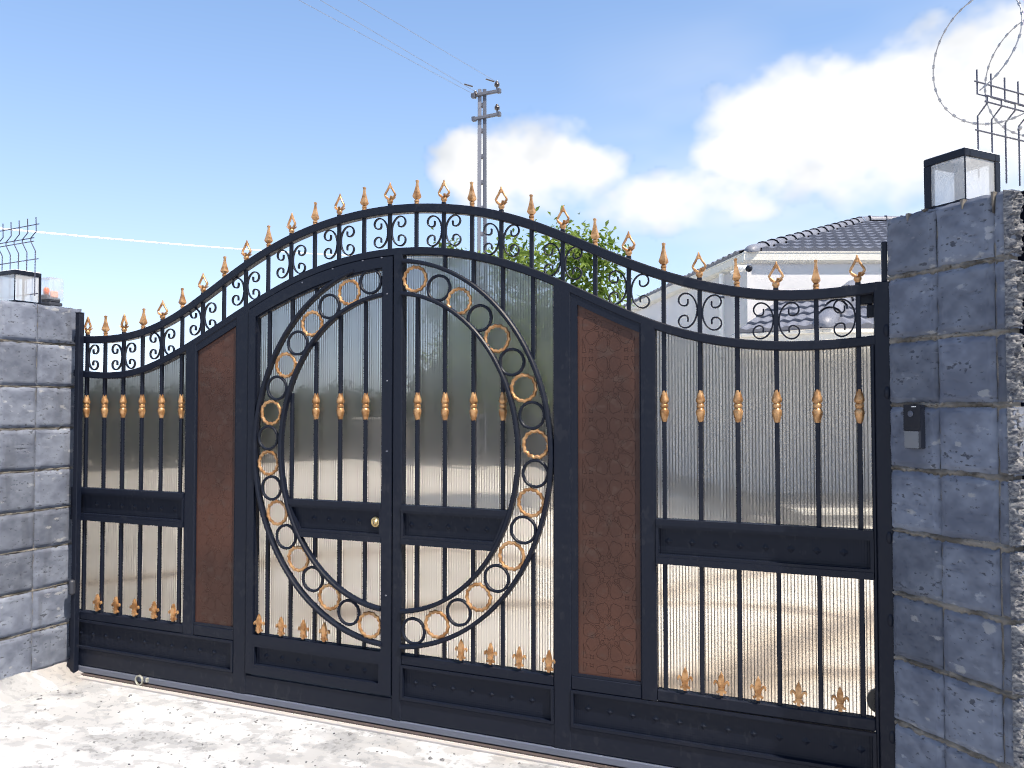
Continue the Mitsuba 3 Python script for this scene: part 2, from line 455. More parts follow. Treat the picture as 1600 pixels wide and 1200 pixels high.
# bottom beam and rails between the stiles
add('bottom_beam', cb(GX0, GX1, 0.002, 0.050, 0.054, 0.150, 0.004), BP, gate)
add('bottom_channel', cb(GX0 + 0.03, GX1, -0.004, 0.046, 0.020, 0.0525, 0.004), 'track_steel', gate)
SEC = [(GX0, 0.706), (2.014, 2.757), (3.197, 3.999)]
for i, (a, b) in enumerate(SEC):
    add('rail', cb(a, b, 0.001, 0.041, 0.309, 0.354, 0.004), BP, gate)
add('rail', cb(0.776, 1.040, 0.001, 0.041, 0.309, 0.364, 0.004), BP, gate)
add('rail', cb(2.834, 3.134, 0.001, 0.041, 0.306, 0.364, 0.004), BP, gate)

# oval: two ellipse tubes with a ring chain between them
EO, EI = (1.957, 1.286, 0.789, 0.897), (1.960, 1.290, 0.634, 0.740)


def ell_poly(e, g=0.0):
    a = np.linspace(0, 2 * np.pi, 160, endpoint=False)
    return Polygon(np.stack([e[0] + (e[2] + g) * np.cos(a), e[1] + (e[3] + g) * np.sin(a)], 1))


IN_ = ell_poly(EI, -0.009)
BAND = ell_poly(EO, 0.009).difference(IN_)


def curve_poly(x0, x1, zb, fn, n=40):
    x = np.linspace(x0, x1, n)
    return Polygon([(x0, zb), (x1, zb)] + [(float(a), float(fn(a))) for a in x[::-1]])


door = 'sliding_gate__door'
DX0, DX1 = 1.124, 1.963     # the wicket door in the left half of the oval
outline = curve_poly(DX0, DX1, 0.160, lambda x: zl_bot(x) - 0.003)
hole = unary_union([curve_poly(1.167, 1.908, 0.356, DT)])
low_hole = sbox(1.167, 0.197, 1.908, 0.309)
dframe = outline.difference(hole).difference(low_hole)
scene[door] = mikit.ply(plate(dframe, -0.006, 0.038), BP)
labels[door] = {'label': 'wicket door with a brass lock in the left half of the oval'}
pf = curve_poly(1.1655, 1.9095, 0.358, lambda x: DT(x) + 0.001).difference(curve_poly(1.173, 1.902, 0.3585, lambda x: DT(x) - 0.009))
add('door_stop', plate(pf, 0.004, 0.030), BP, door)


def ell_runs(e, x0, x1, top):
    a = np.linspace(0, 2 * np.pi, 400) + np.pi / 2
    x, z = e[0] + e[2] * np.cos(a), e[1] + e[3] * np.sin(a)
    ok = (x > x0) & (x < x1)
    ok &= np.array([zz < top(np.clip(xx, 0, 4)) for xx, zz in zip(x, z)])
    runs, cur = [], []
    for i in range(len(a)):
        if ok[i]:
            cur.append((x[i], z[i]))
        elif cur:
            runs.append(np.array(cur))
            cur = []
    if cur:
        runs.append(np.array(cur))
    return [r for r in runs if len(r) > 8]


for e, nm in ((EO, 'outer_oval_tube'), (EI, 'inner_oval_tube')):
    for par, x0, x1, top in ((door, 1.15, 1.914, lambda x: DT(x) + 0.012), (gate, 2.008, 2.77, lambda x: zl_bot(x) + 0.01)):
        for r in ell_runs(e, x0, x1, top):
            pts = np.stack([r[:, 0], np.full(len(r), 0.003), r[:, 1]], 1)
            add(nm, sweep(pts, rect_sec(0.019, 0.034, 0.005)), BP, par, 35)

RINGS_R = [(2.079, 2.092), (2.203, 2.043), (2.306, 1.977), (2.409, 1.896), (2.493, 1.801), (2.564, 1.695), (2.619, 1.581), (2.658, 1.461), (2.676, 1.336), (2.674, 1.209),
           (2.653, 1.083), (2.618, 0.963), (2.563, 0.846), (2.492, 0.743), (2.404, 0.652), (2.308, 0.576), (2.198, 0.511), (2.078, 0.469)]
RINGS_L = [(1.844, 0.472), (1.728, 0.519), (1.618, 0.582), (1.521, 0.660), (1.435, 0.752), (1.361, 0.855), (1.306, 0.970), (1.270, 1.092), (1.249, 1.216), (1.247, 1.342),
           (1.262, 1.469), (1.297, 1.592), (1.351, 1.706), (1.421, 1.814), (1.506, 1.907), (1.606, 1.987), (1.719, 2.050), (1.840, 2.096)]


def ring_mesh(gold, seed):
    r = np.random.default_rng(seed)
    n = 28
    a = np.arange(n) * 2 * np.pi / n
    if gold:
        rad = 0.0560 + 0.0022 * np.cos(14 * a) + 0.0008 * r.normal(size=n)
        sec = round_sec(0.0078, 7)
    else:
        rad = 0.0560 + 0.0004 * r.normal(size=n)
        sec = rect_sec(0.0122, 0.014, 0.003)
    pts = np.stack([rad * np.cos(a), 0 * a, rad * np.sin(a)], 1)
    return sweep(pts, sec, closed=True)


GOLD_RINGS = [mikit.ply(ring_mesh(True, s), 'gold_paint', 40) for s in range(3)]
DARK_RINGS = [mikit.ply(ring_mesh(False, s), BP, 40) for s in range(2)]
for par, rings, first in ((gate, RINGS_R, True), (door, RINGS_L, True)):
    for i, (x, z) in enumerate(rings):
        gold = (i % 2 == 0) == first
        src = GOLD_RINGS[i % 3] if gold else DARK_RINGS[i % 2]
        rot = float(rng.uniform(0, 360))
        add('gold_ring' if gold else 'black_ring', src, None, par, to_world=T().translate([x, 0.004, z]).rotate([0, 1, 0], rot).scale([1.02, 1, 1.02]))


# embossed sheets
def stud_mesh(s=0.017, h=0.008):
    v = np.array([(-s, 0, 0), (0, 0, -s), (s, 0, 0), (0, 0, s), (0, -h, 0)])
    return trimesh.Trimesh(v, [[0, 1, 4], [1, 2, 4], [2, 3, 4], [3, 0, 4]], process=False)


STUD = mikit.ply(stud_mesh(), BP)


def emboss(par, poly, xs, zc):
    k = add('embossed_panel', plate(poly, 0.014, 0.018), 'embossed_paint', par)
    bead = poly.buffer(0.001).difference(poly.buffer(-0.011, join_style=2))
    add('panel_bead', plate(bead, -0.005, 0.0138), BP, par)
    lone = k.count('__') >= 2
    for x in xs:
        if poly.contains(Point(x, zc).buffer(0.02)):
            add('stud', STUD, None, par if lone else k, to_world=T().translate([float(x), 0.0142, float(zc)]))


def mid_panel(par, shape, x0, x1, xs):
    emboss(par, shape.intersection(sbox(x0, 0.889, x1, 1.017)), xs, 0.953)
    for za, zb in ((0.8625, 0.888), (1.018, 1.043)):
        add('ledge_rail', plate(shape.intersection(sbox(x0, za, x1, zb)), -0.009, 0.036), BP, par)


BIG = sbox(-1, 0, 5, 3)
mid_panel(gate, BIG, GX0, 0.706, np.arange(0.06, 0.7, 0.095))
mid_panel(door, IN_, 1.30, 1.9075, np.arange(1.52, 1.86, 0.085))
mid_panel(gate, IN_, 2.0145, 2.62, np.arange(2.06, 2.6, 0.095))
mid_panel(gate, BIG, 3.197, 3.999, np.arange(3.245, 3.98, 0.0935))
for a, b, za, zb in ((GX0 + 0.002, 1.040, 0.1515, 0.3075), (2.0145, 2.757, 0.1515, 0.3075), (2.834, 3.999, 0.1515, 0.3045)):
    emboss(gate, sbox(a, za, b, zb), np.arange(a + 0.07, b - 0.04, 0.095), 0.232)
emboss(door, sbox(1.1675, 0.1975, 1.9075, 0.3085), np.arange(1.24, 1.86, 0.095), 0.253)

# bars
XB = [-0.0367 + 0.13885 * k + 0.000138 * k * k for k in range(29)]
turn = lathe([(0.0, -0.066), (0.0105, -0.064), (0.0125, -0.055), (0.0185, -0.032), (0.0195, -0.020), (0.0150, -0.011), (0.0125, -0.008), (0.0165, -0.004), (0.0165, 0.006),
              (0.0125, 0.010), (0.0190, 0.018), (0.0195, 0.027), (0.0150, 0.040), (0.0110, 0.055), (0.0100, 0.063), (0.0, 0.066)], 8)
KNUCKLE = mikit.ply(turn, 'gold_paint', 50)


def bars_in(par, region, ks, yc, w, knuck, shift=0.0):
    for k in ks:
        x = XB[k] + shift
        seg = region.intersection(LineString([(x, 0), (x, 3)]))
        for s in getattr(seg, 'geoms', [seg]):
            if s.is_empty or s.length < 0.03:
                continue
            z0, z1 = s.bounds[1], s.bounds[3]
            key = add('bar', cb(x - w / 2, x + w / 2, yc - w / 2, yc + w / 2, z0 - 0.012, z1 + 0.012, 0.002), BP, par)
            if z0 < 1.43 and z1 > 1.57 and k in knuck:
                sub = key if key.count('__') == 1 else par
                add('knuckle', KNUCKLE, None, sub, to_world=T().translate([x, yc, 1.501]).rotate([0, 0, 1], float(rng.uniform(0, 90))).scale([1, 1, 1]))


MIDGAP = sbox(-1, 0.864, 5, 1.040)
secL = curve_poly(GX0, 0.706, 0.352, zl_bot).difference(MIDGAP)
secR = curve_poly(3.197, 3.999, 0.352, zl_bot).difference(MIDGAP)
door_free = curve_poly(1.167, 1.908, 0.352, DT)
leaf_free = curve_poly(2.014, 2.757, 0.352, zl_bot)
cut = BAND.union(IN_.intersection(MIDGAP))
bars_in(gate, secL, range(0, 6), 0.020, 0.017, range(0, 6))
bars_in(door, door_free.difference(cut), range(9, 14), 0.022, 0.017, range(10, 14), 0.012)
bars_in(gate, leaf_free.difference(cut), range(15, 20), 0.022, 0.017, range(15, 19), 0.007)
bars_in(gate, secR, range(23, 29), 0.020, 0.017, range(23, 29))


# finials, scrolls and the short bars between the two arch rails
def spear():
    m = [lathe([(0, 0), (0.0115, 0), (0.0115, 0.010), (0.009, 0.013), (0.012, 0.017), (0.012, 0.023), (0.008, 0.027), (0, 0.028)], 10)]
    b = lathe([(0.0, 0.026), (0.0125, 0.029), (0.0215, 0.040), (0.0205, 0.045), (0.0130, 0.068), (0.0075, 0.092), (0.0060, 0.106), (0.0085, 0.113), (0.0085, 0.117), (0.0, 0.121)], 4)
    m.append(b)
    return cat_(m)


def basket():
    m = [lathe([(0, 0.0), (0.009, 0.0), (0.010, 0.006), (0.0135, 0.012), (0.0145, 0.020), (0.0115, 0.028), (0.006, 0.033), (0, 0.034)], 12)]
    for q in (0, 2):
        a = math.radians(90 * q)
        dx, dy = math.cos(a), math.sin(a)
        pr = [(0.004, 0.030), (0.013, 0.039), (0.0235, 0.052), (0.0250, 0.058), (0.0205, 0.070), (0.0125, 0.086), (0.0065, 0.101), (0.003, 0.112)]
        pts = np.array([(r * dx, r * dy, z) for r, z in pr])
        m.append(sweep(pts, rect_sec(0.0085, 0.012, 0.002), up=(-dy, dx, 0)))
    for q in range(4):
        a = math.radians(30 + 90 * q)
        dx, dy = math.cos(a), math.sin(a)
        lf = np.array([(0.006 * dx, 0.006 * dy, 0.026), (0.016 * dx, 0.016 * dy, 0.032), (0.025 * dx, 0.025 * dy, 0.044)])
        m.append(sweep(lf, rect_sec(0.005, 0.011, 0.002), up=(-dy, dx, 0)))
    m.append(lathe([(0.0, 0.094), (0.0085, 0.098), (0.0065, 0.112), (0.0025, 0.130), (0.0, 0.133)], 8))
    return cat_(m)


def c_scroll(side=1):
    """A flat bar bent into a C with curled ends; opens to +x, its back at x = 0."""
    t = np.linspace(0, 1, 26)
    up = []
    # quarter ellipse from the back to the top, then an inward curl
    for a in np.linspace(0, math.pi / 2, 12):
        up.append((0.047 - 0.045 * math.cos(a), 0.067 * math.sin(a)))
    for a in np.linspace(math.pi / 2, -math.pi * 0.62, 20)[1:]:
        k = (math.pi / 2 - a) / (math.pi * 1.12)
        r = 0.0275 - 0.0075 * k
        up.append((0.047 + 0.001 * k + r * math.cos(a), 0.067 - 0.0275 + r * math.sin(a)))
    x, z = up[-1]
    up += [(x - 0.004, z + 0.006), (x - 0.0045, z + 0.014), (x - 0.004, z + 0.023)]
    up = np.array(up)
    full = np.vstack([up[::-1] * [1, -1], up[1:]])
    pts = np.stack([full[:, 0] * side, 0 * full[:, 0], full[:, 1]], 1)
    return sweep(pts, rect_sec(0.0055, 0.014, 0.0015))


SPEAR, BASKET = mikit.ply(spear(), 'gold_paint', 35), mikit.ply(basket(), 'gold_paint', 35)
SCROLL = {s: mikit.ply(c_scroll(s), BP, 40) for s in (-1, 1)}
for k, x in enumerate(XB):
    z0, z1 = float(ZL(x)) - 0.01, float(zu_bot(x)) + 0.012
    add('arch_bar', cb(x - 0.0085, x + 0.0085, 0.0115, 0.0285, z0, z1, 0.002), BP, gate)
    top = float(ZU(x)) - 0.004
    tilt = float(rng.normal(0, 1.2))
    if k % 2 == 0:
        add('collar', cb(x - 0.0095, x + 0.0095, 0.0105, 0.0295, top, top + 0.016, 0.003), BP, gate)
        add('basket_finial', BASKET, None, gate, to_world=T().translate([x, 0.02, top + 0.014]).rotate([0, 1, 0], tilt).rotate([0, 0, 1], float(rng.normal(0, 7))).scale([1.02, 1.02, 0.80]))
        mid = (float(ZL(x)) + float(zu_bot(x))) / 2
        for s in (-1, 1):
            if (k == 0 and s < 0) or (k == 28 and s > 0):
                continue
            xm = x + s * 0.045
            zm = mid + 0.55 * ((float(ZL(xm)) + float(zu_bot(xm))) / 2 - mid)
            add('scroll', SCROLL[s], None, gate, to_world=T().translate([x + s * 0.0085, 0.02, zm]).rotate([0, 1, 0], float(rng.normal(0, 1.0))).scale([1.06, 1, 1.05]))
    else:
        add('spear_finial', SPEAR, None, gate, to_world=T().translate([x, 0.02, top]).rotate([0, 1, 0], tilt).rotate([0, 0, 1], 45 + float(rng.normal(0, 9))))


# fleurs-de-lis along the bottom rail
def fleur():
    mid = Polygon([(-0.0055, 0.0), (0.0055, 0.0), (0.0055, 0.018), (0.006, 0.030), (0.0105, 0.052), (0.0085, 0.068), (0.004, 0.079), (0, 0.089), (-0.004, 0.079), (-0.0085, 0.068), (-0.0105, 0.052), (-0.006, 0.030), (-0.0055, 0.018)])
    side = Polygon([(0.003, 0.026), (0.008, 0.040), (0.014, 0.052), (0.022, 0.055), (0.027, 0.048), (0.027, 0.040), (0.022, 0.036), (0.023, 0.043), (0.019, 0.046), (0.014, 0.040), (0.010, 0.028)])
    low = Polygon([(0.003, 0.024), (0.009, 0.020), (0.015, 0.012), (0.018, 0.014), (0.017, 0.007), (0.010, 0.006), (0.004, 0.014)])
    belt = sbox(-0.010, 0.022, 0.010, 0.029)
    flat = unary_union([side, affinity.scale(side, -1, 1, origin=(0, 0)), low, affinity.scale(low, -1, 1, origin=(0, 0))])
    return cat_([plate(mid, -0.010, 0.004), plate(flat, -0.006, 0.003), plate(belt, -0.012, 0.005)])


FLEUR = mikit.ply(fleur(), 'gold_paint')
FL = [(gate, x) for x in (0.090, 0.229, 0.366, 0.505, 0.640)] + [(door, x) for x in (1.200, 1.335, 1.468, 1.590)] + [(gate, x) for x in (2.320, 2.463, 2.598, 2.735)] + [(gate, x) for x in (3.309, 3.450, 3.588, 3.735, 3.880)]
for par, x in FL:
    add('fleur_de_lis', FLEUR, None, par, to_world=T().translate([x, 0.006, 0.3665]).rotate([0, 0, 1], float(rng.normal(0, 3))).scale([1.12, 1.1, 1.03]))
    add('fleur_stem', cb(x - 0.004, x + 0.004, 0.008, 0.016, 0.350, 0.369, 0.001), BP, par)


# ribbed translucent sheets behind the bars
def sheet(par, x0, x1, zb, top, y=0.044, pitch=0.0126):
    x = np.linspace(x0, x1, 60)
    v = np.vstack([np.stack([x, 0 * x + y, 0 * x + zb], 1), np.stack([x, 0 * x + y, [float(top(a)) for a in x]], 1)])
    i = np.arange(59)
    key_mesh = mikit.ply((v, np.stack([i, i + 1, i + 61, i + 60], 1)), 'ribbed_sheet', False, uv=v[:, [0, 2]])
    pane = add('pane', key_mesh, None, par)
    vs, fs = [], []
    for j, xr in enumerate(np.arange(x0 + 0.004, x1 - 0.004, pitch)):
        zt = float(top(xr)) - 0.002
        w = 0.0019
        b = [(xr - w, y + 0.001), (xr + w, y + 0.001), (xr + w, y + 0.0075), (xr - w, y + 0.0075)]
        vs += [(px, py, zb) for px, py in b] + [(px, py, zt) for px, py in b]
        o = 8 * j
        for s in range(4):
            q = (s + 1) % 4
            fs += [[o + s, o + q, o + 4 + q], [o + s, o + 4 + q, o + 4 + s]]
    rb = 'pane_ribs' if pane.count('__') >= 2 else 'ribs'
    add(rb, trimesh.Trimesh(np.array(vs), np.array(fs), process=False), 'sheet_rib', par if pane.count('__') >= 2 else pane, kind='stuff')


sheet(gate, GX0, 0.706, 0.345, lambda x: zl_bot(x) + 0.01)
sheet(door, 1.160, 1.915, 0.345, lambda x: DT(x) + 0.01)
sheet(gate, 2.005, 2.765, 0.345, lambda x: zl_bot(x) + 0.01)
sheet(gate, 3.190, 4.003, 0.345, lambda x: zl_bot(x) + 0.01)


# copper panels with an engraved star pattern
def star_cell(w):
    """Pieces of one square cell of side w, centred on the origin."""
    out = []
    star = []
    for i in range(20):
        a = math.radians(18 * i)
        r = 0.148 * w if i % 2 else 0.108 * w
        star.append((r * math.cos(a), r * math.sin(a)))
    out.append(Polygon(star))
    pet = Polygon([(0.205 * w, 0), (0.275 * w, 0.074 * w), (0.355 * w, 0.106 * w), (0.430 * w, 0.104 * w), (0.470 * w, 0.070 * w), (0.470 * w, -0.070 * w), (0.430 * w, -0.104 * w), (0.355 * w, -0.106 * w), (0.275 * w, -0.074 * w)])
    kite = Polygon([(0.165 * w, 0), (0.205 * w, 0.034 * w), (0.275 * w, 0), (0.205 * w, -0.034 * w)])
    cellbox = sbox(-0.468 * w, -0.468 * w, 0.468 * w, 0.468 * w)
    for i in range(10):
        out.append(affinity.rotate(pet, 36 * i, origin=(0, 0)).intersection(cellbox))
        out.append(affinity.rotate(kite, 36 * i + 18, origin=(0, 0)))
    tri = Polygon([(0.468 * w, 0.215 * w), (0.468 * w, 0.460 * w), (0.395 * w, 0.460 * w)])
    bow = Polygon([(0.275 * w, 0.400 * w), (0.305 * w, 0.415 * w), (0.350 * w, 0.395 * w), (0.335 * w, 0.430 * w), (0.355 * w, 0.462 * w), (0.310 * w, 0.452 * w), (0.275 * w, 0.464 * w), (0.288 * w, 0.432 * w)])
    for sx in (1, -1):
        for sz in (1, -1):
            for p in (tri, bow):
                out.append(affinity.scale(p, sx, sz, origin=(0, 0)))
    return out


def copper(x0, x1, zb, each):
    edge = curve_poly(x0, x1, zb, lambda x: zl_bot(x) - 0.036)
    # dark frame round the sheet, then the sheet
    a, b = (0.7765, 1.0395) if x0 < 2 else (2.8345, 3.1335)
    rim = curve_poly(a, b, 0.3645, lambda x: zl_bot(x) + 0.004).difference(edge)
    add('panel_frame', plate(rim, 0.003, 0.036), BP, gate)
    k = add('copper_panel', plate(edge.buffer(0.002), 0.0146, 0.019), 'copper_groove', gate)
    field = edge.buffer(-0.012, join_style=2)
    w = x1 - x0 - 0.024
    cx = (x0 + x1) / 2
    pieces = []
    base = 0.560 if x0 > 2 else 0.56
    for i in range(-1, 7):
        for p in star_cell(w):
            q = affinity.translate(affinity.scale(p, 1, 1.06, origin=(0, 0)), cx, base + i * w * 1.06).intersection(field)
            if q.geom_type == 'Polygon' and q.area > 6e-5:
                pieces.append(q)
    gap = 0.0014 if each else 0.0006
    web = edge.difference(unary_union([p.buffer(0.0002) for p in pieces]))
    add('strapwork', plate(web, 0.0125, 0.0145), 'copper_sheet', k)
    meshes = []
    for p in pieces:
        q = p.buffer(-gap)
        if q.geom_type != 'Polygon' or q.area < 2e-5:
            continue
        q = q.simplify(0.0004)
        m = plate(q, 0.0125, 0.0145)
        if each:
            add('inlay', m, 'copper_sheet', k)
        else:
            meshes.append(m)
    if meshes:
        add('inlay', cat_(meshes), 'copper_sheet', k, kind='stuff')


copper(0.781, 1.036, 0.376, False)
copper(2.864, 3.131, 0.374, True)

# door lock, weld blobs, guide wheel
lock = cat_([lathe([(0, 0), (0.024, 0), (0.026, 0.004), (0.022, 0.009), (0.017, 0.010), (0.014, 0.014), (0.009, 0.020), (0, 0.021)], 20)])
lock.apply_transform(trimesh.transformations.rotation_matrix(math.pi / 2, [1, 0, 0]))
add('lock', moved(lock, (1.871, 0.012, 0.955)), 'brass', door, 40)
kh = cb(1.8695, 1.8735, -0.0115, -0.008, 0.948, 0.962, 0.001)
add('keyhole', kh, 'dark_plastic', door)
for x, z in ((1.63, 2.168), (1.80, 2.196), (1.452, 2.112), (1.905, 2.203), (1.936, 2.03), (1.938, 1.29), (1.938, 1.62), (1.937, 0.62)):
    m = trimesh.creation.icosphere(1, 0.004)
    m.vertices *= [1.3, 0.5, 0.9]
    add('weld_spot', moved(m, (x, -0.0065, z)), 'pale_steel', door)
wheel = sweep([(0.024 * math.cos(a), 0, 0.024 * math.sin(a)) for a in np.linspace(0, 2 * np.pi, 24, endpoint=False)], rect_sec(0.007, 0.012, 0.002), closed=True)
add('guide_ring', moved(wheel, (0.425, -0.014, 0.036)), 'zinc_ring', gate, 40)
add('guide_peg', cb(0.470, 0.482, -0.016, 0.0, 0.030, 0.052, 0.002), 'zinc_ring', gate)

# ------------------------------------------------------------------ track, posts
track = thing('gate_track', 'long rusty steel track rail on the ground under the black gate', 'track')
add('rail_web', cb(-0.10, 4.04, -0.018, 0.040, 0.001, 0.0165, 0.002), 'rust_steel', track)
add('front_edge', cb(-0.10, 4.04, -0.045, -0.0185, 0.000, 0.010, 0.002), 'rust_edge', track)

post = thing('gate_post', 'square black steel post at the left end of the gate by the sunlit block wall', 'post')
add('column', cb(-0.068, -0.035, -0.036, -0.003, 0.010, 2.025, 0.003), BP, post)
add('cap', cb(-0.069, -0.034, -0.037, -0.002, 2.0255, 2.030, 0.001), BP, post)
add('base_plate', cb(-0.115, -0.020, -0.080, -0.0055, 0.0, 0.012, 0.003), BP, post)
add('base_gusset', plate(Polygon([(-0.112, 0.0125), (-0.0685, 0.0125), (-0.0685, 0.095), (-0.085, 0.095)]), -0.030, -0.008), BP, post)
kn = trimesh.creation.capsule(height=0.052, radius=0.017, count=[10, 14])
add('stop_bumper', moved(kn, (-0.046, -0.046, 0.495)), 'dark_plastic', post, True)
post2 = thing('gate_post_001', 'slim black steel post at the right end of the gate by the shaded block wall', 'post')
add('column', cb(4.0125, 4.066, -0.004, 0.046, 0.0, 1.962, 0.003), BP, post2)
add('upper_blade', cb(4.040, 4.060, 0.006, 0.036, 1.9622, 2.112, 0.003), BP, post2)
add('catch_box', cb(3.955, 4.0145, 0.045, 0.095, 1.885, 1.945, 0.005), BP, post2)
add('catch_arm', cb(3.99, 4.0147, 0.0455, 0.06, 1.835, 1.8845, 0.003), BP, post2)
dsk = trimesh.creation.cylinder(0.046, 0.016, sections=28)
dsk.apply_transform(trimesh.transformations.rotation_matrix(math.pi / 2, [1, 0, 0]))
add('stop_disc', moved(dsk, (4.018, 0.0545, 0.405)), 'dark_plastic', post2, 30)
for z in (1.55, 1.02, 0.72, 1.78, 0.30):
    m = trimesh.creation.icosphere(2, 0.016)
    m.vertices *= [0.7, 0.7, 1.6]
    add('weld_lump', moved(m, (4.052, 0.0, z)), BP, post2, True)

# ------------------------------------------------------------------ block walls
D, E = np.array([0.73, -0.684, 0.0]), np.array([0.684, 0.73, 0.0])     # along the splayed right wall; into it
UP = np.array([0, 0, 1.0])


def block_mesh(o, ex, ey, w, dpt, h, seed, rough=0.0035, notch=True, split_end=False):
    """A painted block: o = lower front corner, ex along the face, ey into the wall."""
    s = 0.0125
    nu, nv = max(4, int(w / s)), max(4, int(h / s))
    u, v = np.linspace(0, 1, nu + 1), np.linspace(0, 1, nv + 1)
    faces, verts = [], []

    def grid(fn, a, b):
        base = sum(len(q) for q in verts)
        A, B = np.meshgrid(a, b, indexing='ij')
        verts.append(fn(A.ravel(), B.ravel()))
        i = np.arange(len(a) * len(b)).reshape(len(a), len(b))
        q = np.stack([i[:-1, :-1], i[1:, :-1], i[1:, 1:], i[:-1, 1:]], -1).reshape(-1, 4) + base
        faces.append(q)
    t = np.linspace(0, 1, 4)
    P = lambda a, b, c: np.stack([a * w, b * dpt, c * h], 1)
    grid(lambda a, b: P(a, 0 * a, b), u, v)
    grid(lambda a, b: P(b, a, 0 * a + 1), t, u)          # top
    grid(lambda a, b: P(0 * a + 1, a, b), t, v)          # right end
    grid(lambda a, b: P(0 * a, b, a), v, t)              # left end
    V = np.vstack(verts)
    q = V.copy()
    # rounded, chipped front edges
    ed = np.minimum.reduce([V[:, 0], w - V[:, 0], V[:, 2], h - V[:, 2]])
    fr = V[:, 1] < 1e-6
    ch = meshkit.fbm(V * 16 + seed * 3.1, 3, seed)
    lip = np.clip(1 - ed / (0.007 + 0.014 * np.clip(ch - 0.45, 0, 1) * 2.2), 0, 1) ** 2
    q[:, 1] += np.where(fr, lip * (0.006 + 0.010 * ch), 0)
    n = meshkit.fbm(V * 9 + seed * 5.7, 4, seed + 50) - 0.5
    q[:, 1] += np.where(fr, n * 2.2 * rough, 0)
    # ragged outline
    ex_ = (meshkit.fbm(V * np.array([30, 30, 30]) + seed, 3, seed + 9) - 0.5)
    q[:, 2] += np.where(h - V[:, 2] < 1e-6, ex_ * 0.011, 0) + np.where(V[:, 2] < 1e-6, ex_ * 0.011, 0)
    q[:, 0] += np.where(w - V[:, 0] < 1e-6, ex_ * 0.006, 0) + np.where(V[:, 0] < 1e-6, ex_ * 0.006, 0)
    if notch:
        for c, a, ln in ((w * 0.5, 0.006, 0.03), (w * 0.1, 0.003, 0.012), (w * 0.93, 0.003, 0.016)):
            k = np.exp(-((V[:, 0] - c) / a) ** 2) * np.clip(1 - (h - V[:, 2]) / ln, 0, 1)
            q[:, 1] += np.where(fr, k * 0.012, 0)
    if split_end:
        en = np.abs(V[:, 0] - w) < 1e-6
        q[:, 0] += np.where(en, (meshkit.fbm(V * 40 + seed, 4, seed + 3) - 0.5) * 0.05, 0)
    Wp = np.asarray(o) + q[:, :1] * ex + q[:, 1:2] * ey + q[:, 2:] * UP
    F = np.vstack(faces)
    F = np.vstack([F[:, [0, 1, 2]], F[:, [0, 2, 3]]])
    m = trimesh.Trimesh(Wp, F, process=False)
    return m


def add_block(name, m, par):
    tone = np.full((len(m.vertices), 2), float(np.clip(rng.normal(0.5, 0.27), 0, 1)))
    return add(name, mikit.ply(m, 'block_paint', True, uv=tone), None, par)


def joint_mesh(o, ex, ey, w, h, depth, seed, big=1.0):
    """A ragged mortar bed along the wall face."""
    n = int(w / 0.004)
    x = np.linspace(0, w, n)
    a = meshkit.fbm(np.stack([x * 22, 0 * x, 0 * x + seed], 1), 5, seed) - 0.5 + 0.5 * (meshkit.noise(np.stack([x * 130, 0 * x, 0 * x + seed], 1), seed) - 0.5)
    b = meshkit.fbm(np.stack([x * 16, 0 * x, 0 * x + seed + 40], 1), 5, seed + 1) - 0.5 + 0.5 * (meshkit.noise(np.stack([x * 120, 0 * x, 0 * x + seed + 9], 1), seed) - 0.5)
    c = meshkit.fbm(np.stack([x * 40, 0 * x, 0 * x + seed + 80], 1), 3, seed + 2) - 0.5
    top, bot = h / 2 + a * 0.016 * big, -h / 2 + b * 0.03 * big
    rows = [np.stack([x, 0 * x + depth + 0.007, top + 0.004], 1), np.stack([x, depth + c * 0.004, top * 0.6], 1), np.stack([x, depth + c * 0.004, bot * 0.6], 1), np.stack([x, 0 * x + depth + 0.007, bot - 0.004], 1)]
    V = np.vstack(rows)
    W = np.asarray(o) + V[:, :1] * ex + V[:, 1:2] * ey + V[:, 2:] * UP
    f = []
    for r in range(3):
        for i in range(n - 1):
            p = r * n + i
            f += [[p, p + n, p + n + 1], [p, p + n + 1, p + 1]]
    return trimesh.Trimesh(W, np.array(f), process=False)


def core(o, ex, ey, w, dpt, z0, z1, c=0.002):
    return frame_box(np.asarray(o) + np.array([0, 0, z0]), np.asarray(ex) * w, np.asarray(ey) * dpt, UP * (z1 - z0), c)


# left wall: runs from the gate post towards the street; its face looks right
lw = thing('block_wall', 'sunlit grey painted block wall on the left beside the gate post', 'wall')
LD = np.array([-0.085, -0.996, 0.0])
LIN = np.array([-0.996, 0.085, 0.0])
LO = np.array([-0.119, 0.055, 0.0])
LZ = [-0.17, 0.055, 0.280, 0.502, 0.724, 0.932, 1.152, 1.379, 1.608, 1.849, 2.066]
sd = 0
cols = [(0.0, 0.255), (0.255, 0.457), (0.457, 0.66), (0.66, 0.862)]
for a, b in cols:
    for i in range(len(LZ) - 1):
        sd += 1
        g = 0.006
        add_block('block', block_mesh(LO + LD * (a + 0.0012) + UP * (LZ[i] + g) + LIN * rng.uniform(-0.002, 0.002), LD, LIN, b - a - 0.0024, 0.19, LZ[i + 1] - LZ[i] - 2 * g, sd), lw)
add('core', core(LO + LIN * 0.014 + LD * 0.004, LD, LIN, 0.855, 0.17, 0.0, 2.05), 'mortar', lw)
for i in range(1, len(LZ) - 1):
    add('mortar_joint', joint_mesh(LO + UP * LZ[i], LD, LIN, 0.86, 0.012, 0.010, 300 + i, 0.5), 'mortar', lw, True)
